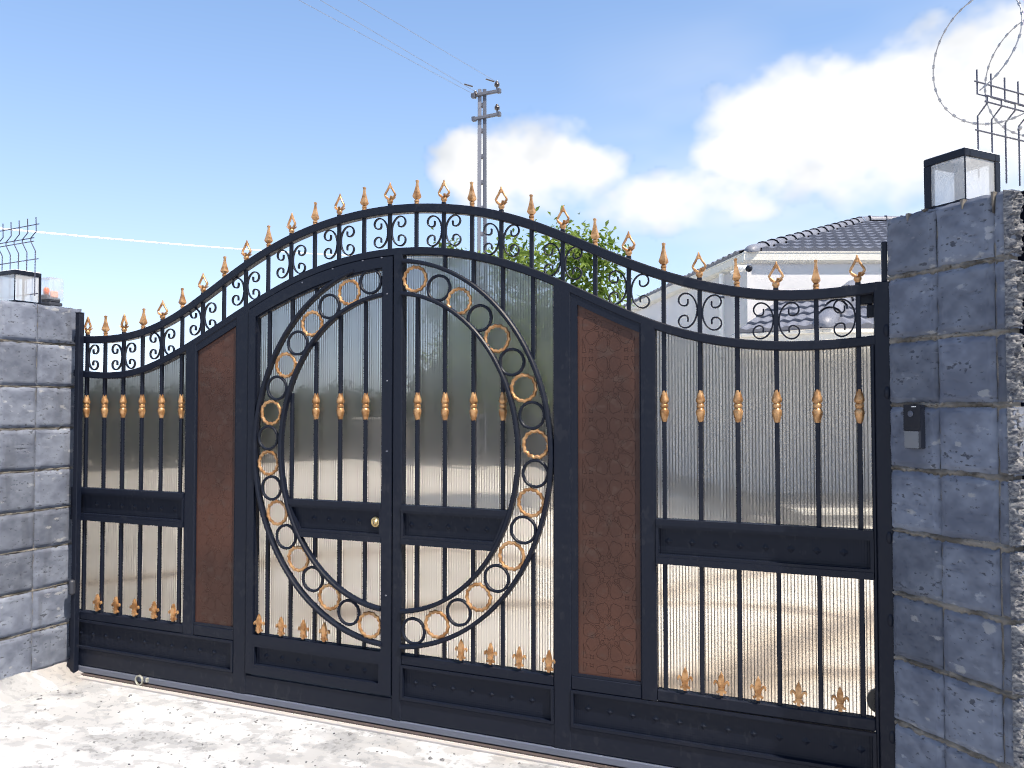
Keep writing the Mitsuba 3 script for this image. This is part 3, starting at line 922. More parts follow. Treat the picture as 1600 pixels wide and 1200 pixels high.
# spilled mortar along its foot
n1, n2 = 60, 9
uu, vv = np.meshgrid(np.linspace(-0.02, 0.9, n1), np.linspace(0, 1, n2), indexing='ij')
fo = LO[:2] + uu[..., None] * LD[:2] - LIN[:2] * (vv * 0.26 - 0.02)[..., None]
fz = 0.075 * (1 - vv) ** 1.6 * (0.5 + meshkit.fbm(np.stack([uu * 9, vv * 2, 0 * uu], -1), 4, 77)) + 0.02 * (meshkit.fbm(np.stack([uu * 22, vv * 5, 0 * uu], -1), 3, 78) - 0.45) * (1 - vv) - 0.012 * vv
ii = np.arange(n1 * n2).reshape(n1, n2)
fq = np.stack([ii[:-1, :-1], ii[:-1, 1:], ii[1:, 1:], ii[1:, :-1]], -1).reshape(-1, 4)
add('mortar_foot', (np.concatenate([fo, fz[..., None]], -1).reshape(-1, 3), fq), 'ground_mat', lw, True)

# right wall: splayed, its face in shade
rw = thing('block_wall_001', 'shaded dark grey block wall on the right with a split stone edge and an intercom', 'wall')
RO = np.array([4.052, -0.003, 0.0])
RZ = [-0.10, 0.130, 0.361, 0.592, 0.823, 1.051, 1.275, 1.506, 1.740, 1.974, 2.198]
for ci, (a, b) in enumerate(((0.0, 0.198), (0.198, 0.398), (0.398, 0.450))):
    for i in range(len(RZ) - 1):
        sd += 1
        g = 0.007
        off = -0.0 if ci < 2 else 0.003
        add_block('block' if ci < 2 else 'return_block', block_mesh(RO + D * (a + 0.0012) + UP * (RZ[i] + g) + E * (off + rng.uniform(-0.0015, 0.0015)), D, E, b - a - 0.0024, 0.19 if ci < 2 else 0.0668 - off, RZ[i + 1] - RZ[i] - 2 * g, sd, notch=ci < 2), rw)
add('core', core(RO + E * 0.014 + D * 0.004, D, E, 0.40, 0.17, 0.0, 2.18), 'mortar', rw)
for i in range(1, len(RZ) - 1):
    add('mortar_joint', joint_mesh(RO + UP * RZ[i], D, E, 0.446, 0.011, 0.005, 500 + i, 1.0), 'mortar', rw, True)


def split_mesh(z0, z1, seed):
    s = 0.0045
    n, k = int(0.074 / s), int((z1 - z0) / s)
    a, b = np.meshgrid(np.linspace(-0.004, 0.070, n), np.linspace(z0, z1, k), indexing='ij')
    q = np.stack([a * 1.0, b, 0 * a], -1)
    hgt = 0.004 + 0.052 * (meshkit.fbm(q * 34 + seed, 4, seed) - 0.42) + 0.038 * (meshkit.fbm(q * 95, 3, seed + 2) - 0.5)
    edge = np.minimum.reduce([a + 0.004, 0.070 - a, b - z0, z1 - b])
    hgt = hgt * np.clip(edge / 0.010, 0, 1) - 0.012 * np.clip(1 - edge / 0.008, 0, 1)
    W = RO + D * (0.450 + hgt)[..., None] + E * a[..., None] + UP * b[..., None]
    i = np.arange(n * k).reshape(n, k)
    f = np.stack([i[:-1, :-1], i[1:, :-1], i[1:, 1:], i[:-1, 1:]], -1).reshape(-1, 4)
    return (W.reshape(-1, 3), f)


for i in range(len(RZ) - 1):
    add('split_face', split_mesh(RZ[i] + 0.008, RZ[i + 1] - 0.008, 900 + i), 'split_stone', rw)
add('return_core', core(RO + E * 0.010 + D * 0.4005, D, E, 0.040, 0.054, 0.0, 2.18), 'mortar', rw)
# chips of pale render along the top edge
for t, wd, hh in ((0.095, 0.012, 0.028), (0.30, 0.012, 0.032), (0.403, 0.009, 0.07), (0.16, 0.022, 0.010)):
    o = RO + D * t - E * 0.004 + UP * (2.192 - hh)
    v = np.array([o + D * (-wd / 2) + UP * hh, o + D * (wd / 2) + UP * hh, o + UP * 0, o + D * (-wd / 2) + UP * hh + E * 0.02, o + D * (wd / 2) + UP * hh + E * 0.02, o + E * 0.02])
    add('render_chip', trimesh.convex.convex_hull(v), 'mortar', rw)

# ------------------------------------------------------------------ lanterns, warning light, intercom


def lantern(o, ex, ey, w, dp, h, label, bar=0.022, tb=None):
    tb = tb or bar
    k = thing('wall_lantern', label, 'lamp', 'box lanterns on the gate walls')
    for a in (0, 1):
        for b in (0, 1):
            if a == 1 and b == 0:
                add('corner_strip', frame_box(o + ex * (w - 0.004), ex * 0.004, ey * 0.004, UP * (h - tb), 0.0005), BP, k)
                continue
            add('upright', frame_box(o + ex * (a * (w - bar)) + ey * (b * (dp - bar)), ex * bar, ey * bar, UP * (h - tb - 0.0005), 0.002), BP, k)
    for b in (0, 1):
        add('top_bar', frame_box(o + ey * (b * (dp - bar)) + UP * (h - tb), ex * w, ey * bar, UP * tb, 0.002), BP, k)
    for a in (0, 1):
        add('top_bar', frame_box(o + ex * (a * (w - bar)) + ey * (bar + 0.0005) + UP * (h - tb), ex * bar, ey * (dp - 2 * bar - 0.001), UP * tb, 0.002), BP, k)
    add('base', frame_box(o + ex * 0.006 + ey * 0.006, ex * (w - 0.012), ey * (dp - 0.012), UP * 0.008, 0.001), BP, k)

    def quad(p, a, b):
        return (np.array([p, p + a, p + a + b, p + b]), np.array([[0, 1, 2, 3]]))
    z0, hh = 0.009, h - tb - 0.010
    q = o + UP * z0
    add('glass', quad(q + ey * 0.005 + ex * 0.004, ex * (w - 0.008), UP * hh), 'frosted_glass', k)
    add('glass', quad(q + ex * (w - 0.005) + ey * 0.005, ey * (dp - 0.01), UP * hh), 'frosted_glass', k)
    add('glass', quad(q + ey * (dp - 0.005) + ex * 0.004, ex * (w - 0.008), UP * hh), 'frosted_glass', k)
    add('glass', quad(q + ex * 0.005 + ey * 0.005, ey * (dp - 0.01), UP * hh), 'frosted_glass', k)
    add('lid', frame_box(o + ex * 0.004 + ey * 0.004 + UP * (h + 0.0005), ex * (w - 0.008), ey * (dp - 0.008), UP * 0.003, 0.001), 'white_plastic', k)
    return k


lantern(RO + D * 0.137 + E * 0.030 + UP * 2.196, D, E, 0.155, 0.188, 0.180, 'black framed box lantern on top of the shaded right wall', 0.026)
# the left one shows its corner: seen from the street and from the right
lo = LO + LD * 0.225 + LIN * 0.030 + UP * 2.064
lantern(lo, LD, LIN, 0.145, 0.16, 0.170, 'black framed box lantern on the left wall beside the orange warning light', 0.012, 0.022)

wl = thing('warning_light', 'clear plastic gate warning light with an orange bulb on the left wall end', 'warning light')
wo = LO + LD * 0.150 + LIN * 0.075 + UP * 2.064
add('foot', moved(cb(-0.055, 0.055, -0.04, 0.04, 0.0, 0.020, 0.004), wo), 'dark_plastic', wl)
add('socket', moved(lathe([(0, 0.0205), (0.026, 0.0205), (0.026, 0.062), (0.020, 0.066), (0, 0.0665)], 18), wo + np.array([-0.026, 0.0, 0])), 'dark_plastic', wl, 40)
add('bulb', moved(lathe([(0, 0.067), (0.013, 0.067), (0.016, 0.085), (0.014, 0.100), (0.008, 0.108), (0, 0.110)], 16), wo + np.array([-0.026, 0.0, 0])), 'orange_bulb', wl, True)
add('ballast', moved(cb(0.012, 0.050, -0.030, 0.030, 0.0205, 0.045, 0.004), wo), 'dark_plastic', wl)
add('reflector', moved(cb(0.026, 0.046, -0.022, 0.022, 0.0455, 0.085, 0.006), wo), 'orange_lens', wl)
cv = cb(-0.062, 0.062, -0.046, 0.046, 0.022, 0.158, 0.010)
cv = cv.slice_plane([0, 0, 0.034], [0, 0, 1])
add('cover', moved(cv, wo), 'clear_plastic', wl)

ic = thing('intercom', 'black and grey intercom box with a camera lens on the right wall', 'intercom')
io = RO + D * 0.088 - E * 0.026 + UP * 1.352
add('housing', frame_box(io, D * 0.062, E * 0.030, UP * 0.152, 0.003), 'dark_plastic', ic)
add('camera_glass', frame_box(io - E * 0.003 + UP * 0.062 + D * (-0.001), D * 0.066, E * 0.0028, UP * 0.092, 0.001), 'dark_glass', ic)
add('face_plate', frame_box(io - E * 0.0022 + UP * 0.001 + D * 0.001, D * 0.056, E * 0.002, UP * 0.060, 0.0008), 'brushed_plate', ic)
ln = lathe([(0, 0), (0.010, 0), (0.011, 0.002), (0.008, 0.003), (0.006, 0.0015), (0, 0.003)], 20)
R3 = np.stack([D, UP, -E], 1)
lm = trimesh.Trimesh(ln.vertices @ R3.T, ln.faces if np.linalg.det(R3) > 0 else ln.faces[:, ::-1], process=False)
add('lens', moved(lm, io - E * 0.0031 + D * 0.029 + UP * 0.122), 'grey_steel', ic, 40)
add('light_strip', frame_box(io - E * 0.0036 + D * 0.032 + UP * 0.1455, D * 0.018, E * 0.0005, UP * 0.003, 0.0002), 'white_plastic', ic)

# ------------------------------------------------------------------ wire fences and razor coil


def wire_fence(o, ex, ey, n0, n1, sp, zs, label, big):
    """Folded mesh panel; zs: z of bottom, wire, bend start, fold wire, fold wire, bend end, wire, top; the fold bulges along ex."""
    k = thing('wire_fence', label, 'fence', 'mesh fence panels on the walls')
    zb, zw0, za, zf0, zf1, zc, zw1, zt = zs
    for i in range(n0, n1):
        b = o + ex * (i * sp)
        fold = 0.035 * ey
        pts = [b + UP * zb, b + UP * za, b + fold + UP * zf0, b + fold + UP * zf1, b + UP * zc, b + UP * zt]
        add('upright_wire', wire(pts, 0.0028), 'wire_paint', k, 50)
    for z, off in ((zw0, 0), (zf0, 1), (zf1, 1), (zw1, 0)):
        q = o + 0.035 * ey * off + UP * z + ey * 0.005
        add('cross_wire', wire([q + ex * (n0 * sp - 0.02), q + ex * ((n1 - 1) * sp + 0.02)], 0.0028), 'wire_paint', k)
    return k


FO = np.array([4.343, -0.074, 0.0])
wire_fence(FO, E, D, 0, 9, 0.0765, (2.295, 2.459, 2.512, 2.546, 2.568, 2.590, 2.630, 2.676), 'bent wire mesh fence panel above the right wall, under the razor coil', True)
GO = np.array([-0.256 + 0.126, -0.234, 0.0])
GD, GN = np.array([-0.993, 0.112, 0.0]), np.array([0.112, 0.993, 0.0])
kf = thing('wire_fence', 'bent wire mesh fence panel above the left block wall', 'fence', 'mesh fence panels on the walls')
for i in range(9):
    b = GO + GD * (i * 0.079)
    zo = 0.0
    pts = [b + UP * 2.10, b + UP * 2.345, b + GD * 0.045 + UP * 2.402, b + GD * 0.045 + UP * 2.420, b - GD * 0.005 + UP * 2.452, b + UP * 2.53]
    add('upright_wire', wire(pts, 0.0028), 'wire_paint', kf, 50)
for z, off in ((2.112, 0), (2.302, 0), (2.402, 0.045), (2.421, 0.045), (2.492, 0)):
    q = GO + UP * z + GN * 0.005 + GD * off
    add('cross_wire', wire([q - GD * 0.02, q + GD * 0.66], 0.0028), 'wire_paint', kf)
fp = thing('fence_post', 'dark steel post at the right picture edge behind the split stone edge', 'post')
add('shaft', frame_box(RO + D * 0.425 + E * 0.0755, D * 0.06, E * 0.06, UP * 2.185, 0.004), BP, fp)
add('cap', frame_box(RO + D * 0.422 + E * 0.0725 + UP * 2.1855, D * 0.066, E * 0.066, UP * 0.006, 0.002), BP, fp)

rz = thing('razor_wire', 'coil of barbed razor wire looping above the right wire fence', 'razor wire')
cc = np.array([4.383, -0.058, 2.705]) - E * 0.155
ph = np.linspace(-0.5 * np.pi, 5.6 * np.pi, 300)
adv = (ph - ph[0]) / (2 * np.pi) * 0.30 - 0.05
rad = 0.205
perp = D
coil = cc + E * adv[:, None] + perp * (rad * np.cos(ph + 0.5))[:, None] + UP * (rad * 0.98 * np.sin(ph + 0.5))[:, None]
add('strand', sweep(coil, round_sec(0.0022, 5), up=E), 'galvanised', rz, True)
barbs = []
L = np.concatenate([[0], np.cumsum(np.linalg.norm(np.diff(coil, axis=0), axis=1))])
for s in np.arange(0.02, L[-1], 0.042):
    p = np.array([np.interp(s, L, coil[:, j]) for j in range(3)])
    q = np.array([np.interp(min(s + 0.01, L[-1]), L, coil[:, j]) for j in range(3)])
    t = (q - p) / np.linalg.norm(q - p + 1e-9)
    nrm = np.cross(t, E)
    nrm /= np.linalg.norm(nrm)
    b = np.array([p + t * 0.007 + nrm * 0.0048, p - t * 0.007 + nrm * 0.0048, p - t * 0.007 - nrm * 0.0048, p + t * 0.007 - nrm * 0.0048, p + E * 0.0025, p - E * 0.0025])
    barbs.append(trimesh.convex.convex_hull(b))
add('barbs', cat_(barbs), 'galvanised', rz, kind='stuff')
cl = cb(-0.006, 0.006, -0.012, 0.012, -0.005, 0.005, 0.002)
add('clip', moved(cl, FO + E * 0.235 + UP * 2.505), 'galvanised', rz)

# ------------------------------------------------------------------ the yard: house, pole, lines, trees
RR, FF = np.array([0.92927, 0.36940, 0]), np.array([-0.36940, 0.92927, 0])


def W(X_, Z_, z):
    """X_ metres to the right and Z_ metres ahead of where the photographer stands, z up."""
    return np.array([EYE[0], EYE[1], 0]) + RR * X_ + FF * Z_ + UP * z


house = thing('house', 'white single storey house with grey tiled hip roof behind the gate', 'house')
SK = -0.133          # its left wall runs slightly off the square


def HP(x, dd, z):
    return W(x + SK * dd, 10.5 + dd, z)


def prism(pts_bottom, z0, z1):
    """Upright prism over a plan polygon given as a list of world xy points, counter-clockwise seen from above."""
    k = len(pts_bottom)
    v = [(p[0], p[1], z0) for p in pts_bottom] + [(p[0], p[1], z1) for p in pts_bottom]
    f = []
    for s in range(k):
        q = (s + 1) % k
        f += [[s, q, k + q], [s, k + q, k + s]]
    f += [[0, s + 1, s] for s in range(1, k - 1)] + [[k, k + s, k + s + 1] for s in range(1, k - 1)]
    return trimesh.Trimesh(np.array(v, float), np.array(f), process=False)


plan = [HP(3.27, 0, 0), HP(10, 0, 0), HP(10, 9.5, 0), HP(3.27, 9.5, 0)]
add('wall', prism(plan, -0.05, 3.47), 'white_wall', house)
plinth = [HP(3.245, -0.025, 0), HP(10.02, -0.025, 0), HP(10.02, 9.52, 0), HP(3.245, 9.52, 0)]
add('plinth', prism(plinth, -0.06, 0.32), 'rendered_wall', house)
# eaves: soffit and gutters
soff = [HP(3.215, -0.045, 0), HP(10.1, -0.045, 0), HP(10.1, 9.6, 0), HP(3.215, 9.6, 0)]
add('soffit', prism(soff, 3.462, 3.478), 'cream_trim', house)
gsec = np.array([(-0.05, -0.07), (0.012, -0.07), (0.04, -0.045), (0.046, 0.05), (0.055, 0.055), (0.055, 0.07), (-0.05, 0.07)])


def gutter(a, b, outward):
    d = (b - a) / np.linalg.norm(b - a)
    v, f = [], []
    for p in (a, b):
        for o, z in gsec:
            v.append(p + outward * o + UP * z)
    k = len(gsec)
    for s in range(k):
        q = (s + 1) % k
        f += [[s, q, k + q], [s, k + q, k + s]]
    f += [[0, s + 1, s] for s in range(1, k - 1)] + [[k, k + s, k + s + 1] for s in range(1, k - 1)]
    m = trimesh.Trimesh(np.array(v), np.array(f), process=False)
    m.fix_normals()
    return m


add('gutter', gutter(HP(3.155, -0.047, 3.54), HP(10.1, -0.047, 3.54), -FF), 'cream_trim', house)
lside = (HP(3.165, 9, 0) - HP(3.165, 0, 0)) / 9.0
lout = np.array([-lside[1], lside[0], 0]) / np.linalg.norm(lside)
add('gutter', gutter(HP(3.215, -0.05, 3.54), HP(3.215, 9.6, 3.54), lout), 'cream_trim', house)
add('corner_pilaster', prism([HP(3.215, -0.03, 0), HP(3.275, -0.03, 0), HP(3.275, 0.30, 0), HP(3.215, 0.30, 0)], 0.33, 3.46), 'white_wall', house)
dp = HP(3.20, 0.75, 0) + lout * 0.02
add('downpipe', wire([dp + UP * 0.1, dp + UP * 3.45], 0.035, 10), 'white_plastic', house, 50)
for z in (1.0, 2.2, 3.1):
    add('pipe_clip', moved(trimesh.creation.cylinder(0.042, 0.03, sections=12), dp + UP * z), 'grey_steel', house, 40)

# main roof: front and left slopes with courses of tiles, hip caps
SL = 0.347
EX, EZ = 3.19, 3.60
rf = add('roof', trimesh.Trimesh(np.array([HP(EX, -0.085, EZ), HP(10.2, -0.085, EZ), HP(10.2, 3.8, EZ + SL * 3.93), HP(EX + 3.93, 3.8, EZ + SL * 3.93), HP(EX, 9.7, EZ), HP(EX + 3.93, 9.7, EZ + SL * 3.93), HP(10.2, 9.7, EZ + SL * 3.93)]),
                                 np.array([[0, 1, 2], [0, 2, 3], [0, 3, 5], [0, 5, 4], [3, 2, 6], [3, 6, 5]]), process=False), 'roof_tile', house)


def tile_mesh(w, l, amp, lift):
    """One tile: a curved top with a step at its lower end; x across, y up the slope, z off the roof."""
    n = 8
    x = np.linspace(0, w, n + 1)
    hump = amp * (np.sin(np.linspace(0, 2 * np.pi, n + 1) - 0.6) * 0.5 + 0.5)
    v = []
    for y, z in ((0, 0.0), (0, lift), (l, 0.004)):
        v += [(a, y, (z + h) if (y > 0 or z > 0) else 0.0) for a, h in zip(x, hump)]
    f = []
    for r in range(2):
        for i in range(n):
            p = r * (n + 1) + i
            f += [[p, p + 1, p + n + 2], [p, p + n + 2, p + n + 1]]
    return trimesh.Trimesh(np.array(v), np.array(f), process=False)


def tile_slope(par, o, ax, up_slope, nrm, w, l, rows, start, count, amp=0.03, lift=0.035, limit=300):
    Tm = mikit.ply(tile_mesh(w, l * 1.12, amp, lift), 'roof_tile', 40)
    made = 0
    for r in range(rows):
        s0 = start(r)
        for c in range(count(r)):
            if made >= limit:
                return
            p = o + ax * (s0 + c * w) + up_slope * (r * l) + nrm * 0.004
            m = np.eye(4)
            m[:3, 0], m[:3, 1], m[:3, 2], m[:3, 3] = ax, up_slope, nrm, p
            add('tile', Tm, None, par, to_world=T(m))
            made += 1


ax = RR
ups = FF + RR * SK + UP * SL
ups_u = ups / np.linalg.norm(ups)
nrm = np.cross(ax, ups_u)
nrm /= np.linalg.norm(nrm)
row_l = 0.36
dper = row_l / np.linalg.norm(ups)
tile_slope(rf, HP(EX, -0.085, EZ), ax, ups_u, nrm, 0.165, row_l, 11, lambda r: (r + 0.6) * dper, lambda r: 26, 0.02, 0.055)
# tiles of the left slope, seen edge on
upl = RR + UP * SL
upl_u = upl / np.linalg.norm(upl)
axl = -lside / np.linalg.norm(lside)
nl = np.cross(axl, upl_u)
nl /= np.linalg.norm(nl)
edge = []
for c in range(46):
    m = tile_mesh(0.20, 0.36, 0.03, 0.045)
    p = HP(EX - 0.02, 9.2, EZ) + axl * (c * 0.20) + nl * 0.004
    v = p + m.vertices[:, :1] * axl + m.vertices[:, 1:2] * upl_u + m.vertices[:, 2:] * nl
    edge.append(trimesh.Trimesh(v, m.faces, process=False))
add('eave_tiles', cat_(edge), 'roof_tile', rf, 40, kind='stuff')


def cap_mesh(length, r0, r1, dome=False):
    n = 9
    v, f = [], []
    st = [(0, r1 + 0.012), (0.02, r1 + 0.012), (0.021, r1), (length, r0)] if not dome else [(-0.13, 0.01), (-0.12, r1 * 0.45), (-0.09, r1 * 0.75), (-0.04, r1 * 0.95), (0.02, r1), (length, r0)]
    for y, r in st:
        for a in np.linspace(-0.15, np.pi + 0.15, n):
            v.append((r * math.cos(a), y, r * math.sin(a) * 0.85))
    for i in range(len(st) - 1):
        for j in range(n - 1):
            p = i * n + j
            f += [[p, p + 1, p + n + 1], [p, p + n + 1, p + n]]
    m = trimesh.Trimesh(np.array(v), np.array(f), process=False)
    return m


def caps(par, a, b, count, r, first_dome=True):
    d = b - a
    ln = np.linalg.norm(d)
    yv = d / ln
    xv = np.cross(yv, UP)
    xv /= np.linalg.norm(xv)
    zv = np.cross(xv, yv)
    st = ln / count
    for i in range(count):
        m = cap_mesh(st * 1.08, r * 0.86, r, dome=(i == 0 and first_dome))
        p = a + yv * (i * st)
        v = p + m.vertices[:, :1] * xv + m.vertices[:, 1:2] * yv + m.vertices[:, 2:] * zv
        add('hip_cap', trimesh.Trimesh(v, m.faces, process=False), 'roof_tile', par, 40)


caps(rf, HP(EX + 0.10, -0.03, EZ + 0.03), HP(EX + 3.93, 3.8, EZ + SL * 3.93 + 0.02), 15, 0.105)
caps(rf, HP(EX + 4.0, 3.8, EZ + SL * 3.93 + 0.02), HP(9.6, 3.8, EZ + SL * 3.93 + 0.02), 8, 0.10, False)

# porch roof in front of the house
c0, c1, c2, c3 = W(3.485, 8.6, 2.376), W(2.70, 9.2, 2.376), W(4.35, 9.75, 3.00), W(3.90, 10.49, 3.00)
c4, c5 = W(8.0, 8.6, 2.376), W(8.0, 9.75, 3.00)
c1b = W(2.95, 10.45, 2.45)
pr = add('porch_roof', trimesh.Trimesh(np.array([c0, c4, c5, c2, c1, c3, c1b]), np.array([[0, 1, 2], [0, 2, 3], [0, 3, 5], [0, 5, 4], [4, 5, 6]]), process=False), 'roof_tile', house)
axf = RR
upf = c2 - (c0 + RR * (4.35 - 3.485))
upf_l = np.linalg.norm(upf)
upf = upf / upf_l
nf = np.cross(axf, upf)
nf /= np.linalg.norm(nf)
tile_slope(pr, c0, axf, upf, nf, 0.19, 0.262, 5, lambda r: 0.865 * r * 0.262 / upf_l + 0.05, lambda r: 10, 0.028, 0.04)
axs = (c0 - c1) / np.linalg.norm(c0 - c1)
e_l = np.linalg.norm(c0 - c1)
ups2 = (c2 - c1) - axs * ((c2 - c1) @ axs)
ups2_l = np.linalg.norm(ups2)
ups2 = ups2 / ups2_l
ns = np.cross(axs, ups2)
ns /= np.linalg.norm(ns)
sh2 = (c2 - c0) @ axs
sh3 = (c3 - c1) @ axs
nr = 6
rl = ups2_l / nr
tile_slope(pr, c1, axs, ups2, ns, 0.135, rl, nr, lambda r: sh3 * (r + 0.4) / nr, lambda r: max(1, int((e_l + sh2 * r / nr - sh3 * (r + 0.4) / nr) / 0.135)), 0.020, 0.035)
caps(pr, c0 + UP * 0.03 + (c2 - c0) * 0.04, c2 + UP * 0.02, 5, 0.125)
fas = []
for a, b in ((c1, c0), (c0, c4)):
    d = (b - a) / np.linalg.norm(b - a)
    inn = np.array([-d[1], d[0], 0])
    fas.append((a, b, d, inn))
for a, b, d, inn in fas:
    add('porch_fascia', frame_box(a - UP * 0.225 + inn * 0.02, (b - a), inn * 0.05, UP * 0.215, 0.004), 'cream_trim', house)
    add('porch_gutter_lip', frame_box(a - UP * 0.050 + inn * -0.015, (b - a), inn * 0.034, UP * 0.040, 0.006), 'cream_trim', house)
add('porch_ceiling', prism([c1 + np.array([0.05, 0.05, 0]), c0 + np.array([0, 0.06, 0]), W(8, 8.66, 0), W(8, 10.49, 0), W(3.0, 10.49, 0)], 2.16, 2.175), 'cream_trim', house)
for p in (W(5.4, 8.82, 0), W(7.6, 8.82, 0)):
    add('porch_column', moved(lathe([(0, 0.30), (0.11, 0.30), (0.11, 0.36), (0.08, 0.38), (0.075, 2.05), (0.105, 2.08), (0.105, 2.159), (0, 2.159)], 20), p), 'white_wall', house, 40)
for i, (xa, za, h0, h1) in enumerate(((3.25, 8.55, 0.15, 0.30), (2.95, 8.22, 0.0, 0.15))):
    add('porch_step', prism([W(xa, za, 0), W(8, za, 0), W(8, 10.45, 0), W(xa, 10.45, 0)], h0 - (0.05 if i else 0), h1), 'stone_step', house)
    add('step_tread', prism([W(xa - 0.03, za - 0.03, 0), W(8, za - 0.03, 0), W(8, za + 0.36, 0), W(xa - 0.03, za + 0.36, 0)], h1 + 0.0005, h1 + 0.03), 'cream_trim', house)

sc = thing('security_camera', 'small white security camera with a black lens on the house corner', 'camera')
so = W(3.10, 10.32, 3.36)
add('bracket', wire([W(2.99, 10.5, 3.30) + lout * -0.05, W(3.0, 10.45, 3.33), so + UP * 0.02], 0.018, 8), 'white_plastic', sc, 50)
bd = trimesh.creation.capsule(height=0.09, radius=0.048, count=[12, 16])
bd.apply_transform(trimesh.geometry.align_vectors([0, 0, 1], (RR * 0.55 - FF * 0.8 - UP * 0.15).tolist()))
add('body', moved(bd, so), 'white_plastic', sc, True)
le = trimesh.creation.icosphere(2, 0.046)
add('lens', moved(le, so + (RR * 0.55 - FF * 0.8 - UP * 0.15) * 0.125), 'dark_glass', sc, True)

# power pole and lines
pole = thing('power_pole', 'tall twin legged steel power pole with two crossarms behind the gate', 'pole')
pc = W(-0.715, 18.2, 0)
for s, mat in ((-1, 'pale_steel'), (1, 'grey_steel')):
    w0, w1 = 0.092, 0.058
    pts = [pc + RR * s * w0, pc + RR * s * w1 + UP * 9.08]
    add('leg', sweep(pts, rect_sec(0.085, 0.14, 0.008), up=FF), mat, pole)
for i, z in enumerate(np.arange(0.6, 9.0, 0.62)):
    g = 0.092 - (0.034) * z / 9.08 - 0.040
    add('rung', frame_box(pc - RR * g - FF * 0.05 + UP * z, RR * (2 * g), FF * 0.10, UP * 0.10, 0.01), 'pale_steel', pole)
ins = lathe([(0, 0), (0.020, 0), (0.020, 0.05), (0.055, 0.055), (0.068, 0.075), (0.045, 0.09), (0.066, 0.105), (0.058, 0.13), (0.035, 0.165), (0.03, 0.185), (0, 0.19)], 14)
INS = mikit.ply(ins, 'porcelain', 40)
ends = []
for zc, xl, zl_, xr, zr in ((8.97, -0.92, 8.90, -0.315, 9.02), (8.40, -0.905, 8.34, -0.315, 8.46)):
    a, b = W(xl, 18.1, zl_), W(xr, 18.1, zr)
    add('crossarm', sweep([a, b], rect_sec(0.075, 0.075, 0.01), up=FF), 'grey_steel', pole)
    for p in (a, b):
        add('arm_bracket', moved(cb(-0.05, 0.05, -0.05, 0.05, -0.055, 0.055, 0.012), p), 'grey_steel', pole)
for p in (W(-0.36, 18.1, 9.07), W(-0.355, 18.1, 8.51), W(-0.87, 18.1, 8.83)):
    add('insulator', INS, None, pole, to_world=T().translate(p.tolist()))
tops = [W(-0.36, 18.1, 9.23), W(-0.87, 18.1, 9.0), W(-0.90, 18.1, 8.93)]
fars = [W(-2.664, 14, 8.93), W(-3.315, 14, 8.90), W(-3.80, 14, 8.96)]
for a, b, lb in zip(tops, fars, ('upper right thin power line from the pole into the sky', 'middle thin power line from the pole into the sky', 'lower left thin power line from the pole into the sky')):
    s = np.linspace(0, 4.2, 40)
    pts = a + (b - a) * s[:, None] - UP * (0.10 * s * (2.5 - s) * 0.15)[:, None]
    add('power_line', wire(pts, 0.0045, 5), 'line_metal', smooth=True, label=lb, cat='wire', group='power lines on the pole')
for p in (W(-0.42, 18.0, 9.2), W(-0.93, 18.0, 9.08)):
    add('line_tie', wire([p, p - RR * 0.20 + UP * 0.06], 0.018, 6), 'porcelain', pole)
s = np.linspace(-0.35, 1, 40)
ca, cbb = W(-4.696, 7, 3.131), W(-0.80, 18.1, 5.03)
pts = ca + (cbb - ca) * s[:, None] - UP * (0.10 * (1 - (2 * s - 1) ** 2))[:, None]
add('overhead_cable', wire(pts, 0.0085, 8), 'white_plastic', smooth=True, label='white overhead cable crossing the sky from the left to the pole', cat='cable')


# trees
def leaves(n, centres, spread, size, seed, droop=0.5, aspect=0.42):
    r = np.random.default_rng(seed)
    c = centres[r.integers(0, len(centres), n)]
    p = c + r.normal(0, 1, (n, 3)) * spread
    d = r.normal(0, 1, (n, 3))
    d[:, 2] = d[:, 2] * 0.6 - droop
    d /= np.linalg.norm(d, axis=1, keepdims=True)
    a = np.cross(d, r.normal(0, 1, (n, 3)) * [1, 1, 0.5] + [0, 0, 1.2])
    a /= np.linalg.norm(a, axis=1, keepdims=True) + 1e-9
    up = np.cross(a, d)
    l = size * r.uniform(0.7, 1.25, n)[:, None]
    w = l * aspect
    # stem, two mid points left and right, keel point, tip
    v = np.stack([p, p + d * l * 0.45 + a * w * 0.5 + up * w * 0.18, p + d * l * 0.5, p + d * l * 0.45 - a * w * 0.5 + up * w * 0.18, p + d * l - up * l * 0.12], 1)
    base = np.arange(n)[:, None] * 5
    f = np.stack([base + [0, 1, 2], base + [0, 2, 3], base + [1, 4, 2], base + [2, 4, 3]], 1).reshape(-1, 3)
    return trimesh.Trimesh(v.reshape(-1, 3), f, process=False)


def limb(a, b, r0, r1, seed, k=7):
    r = np.random.default_rng(seed)
    n = 7
    t = np.linspace(0, 1, n)[:, None]
    pts = a + (b - a) * t + r.normal(0, 0.03, (n, 3)) * np.sin(np.pi * t) * np.linalg.norm(b - a)
    ms = []
    rad = r0 + (r1 - r0) * t[:, 0]
    base = wire(pts, 1.0, k)
    v = base.vertices.reshape(n, k, 3)
    v = pts[:, None] + (v - pts[:, None]) * rad[:, None, None]
    return trimesh.Trimesh(v.reshape(-1, 3), base.faces, process=False)


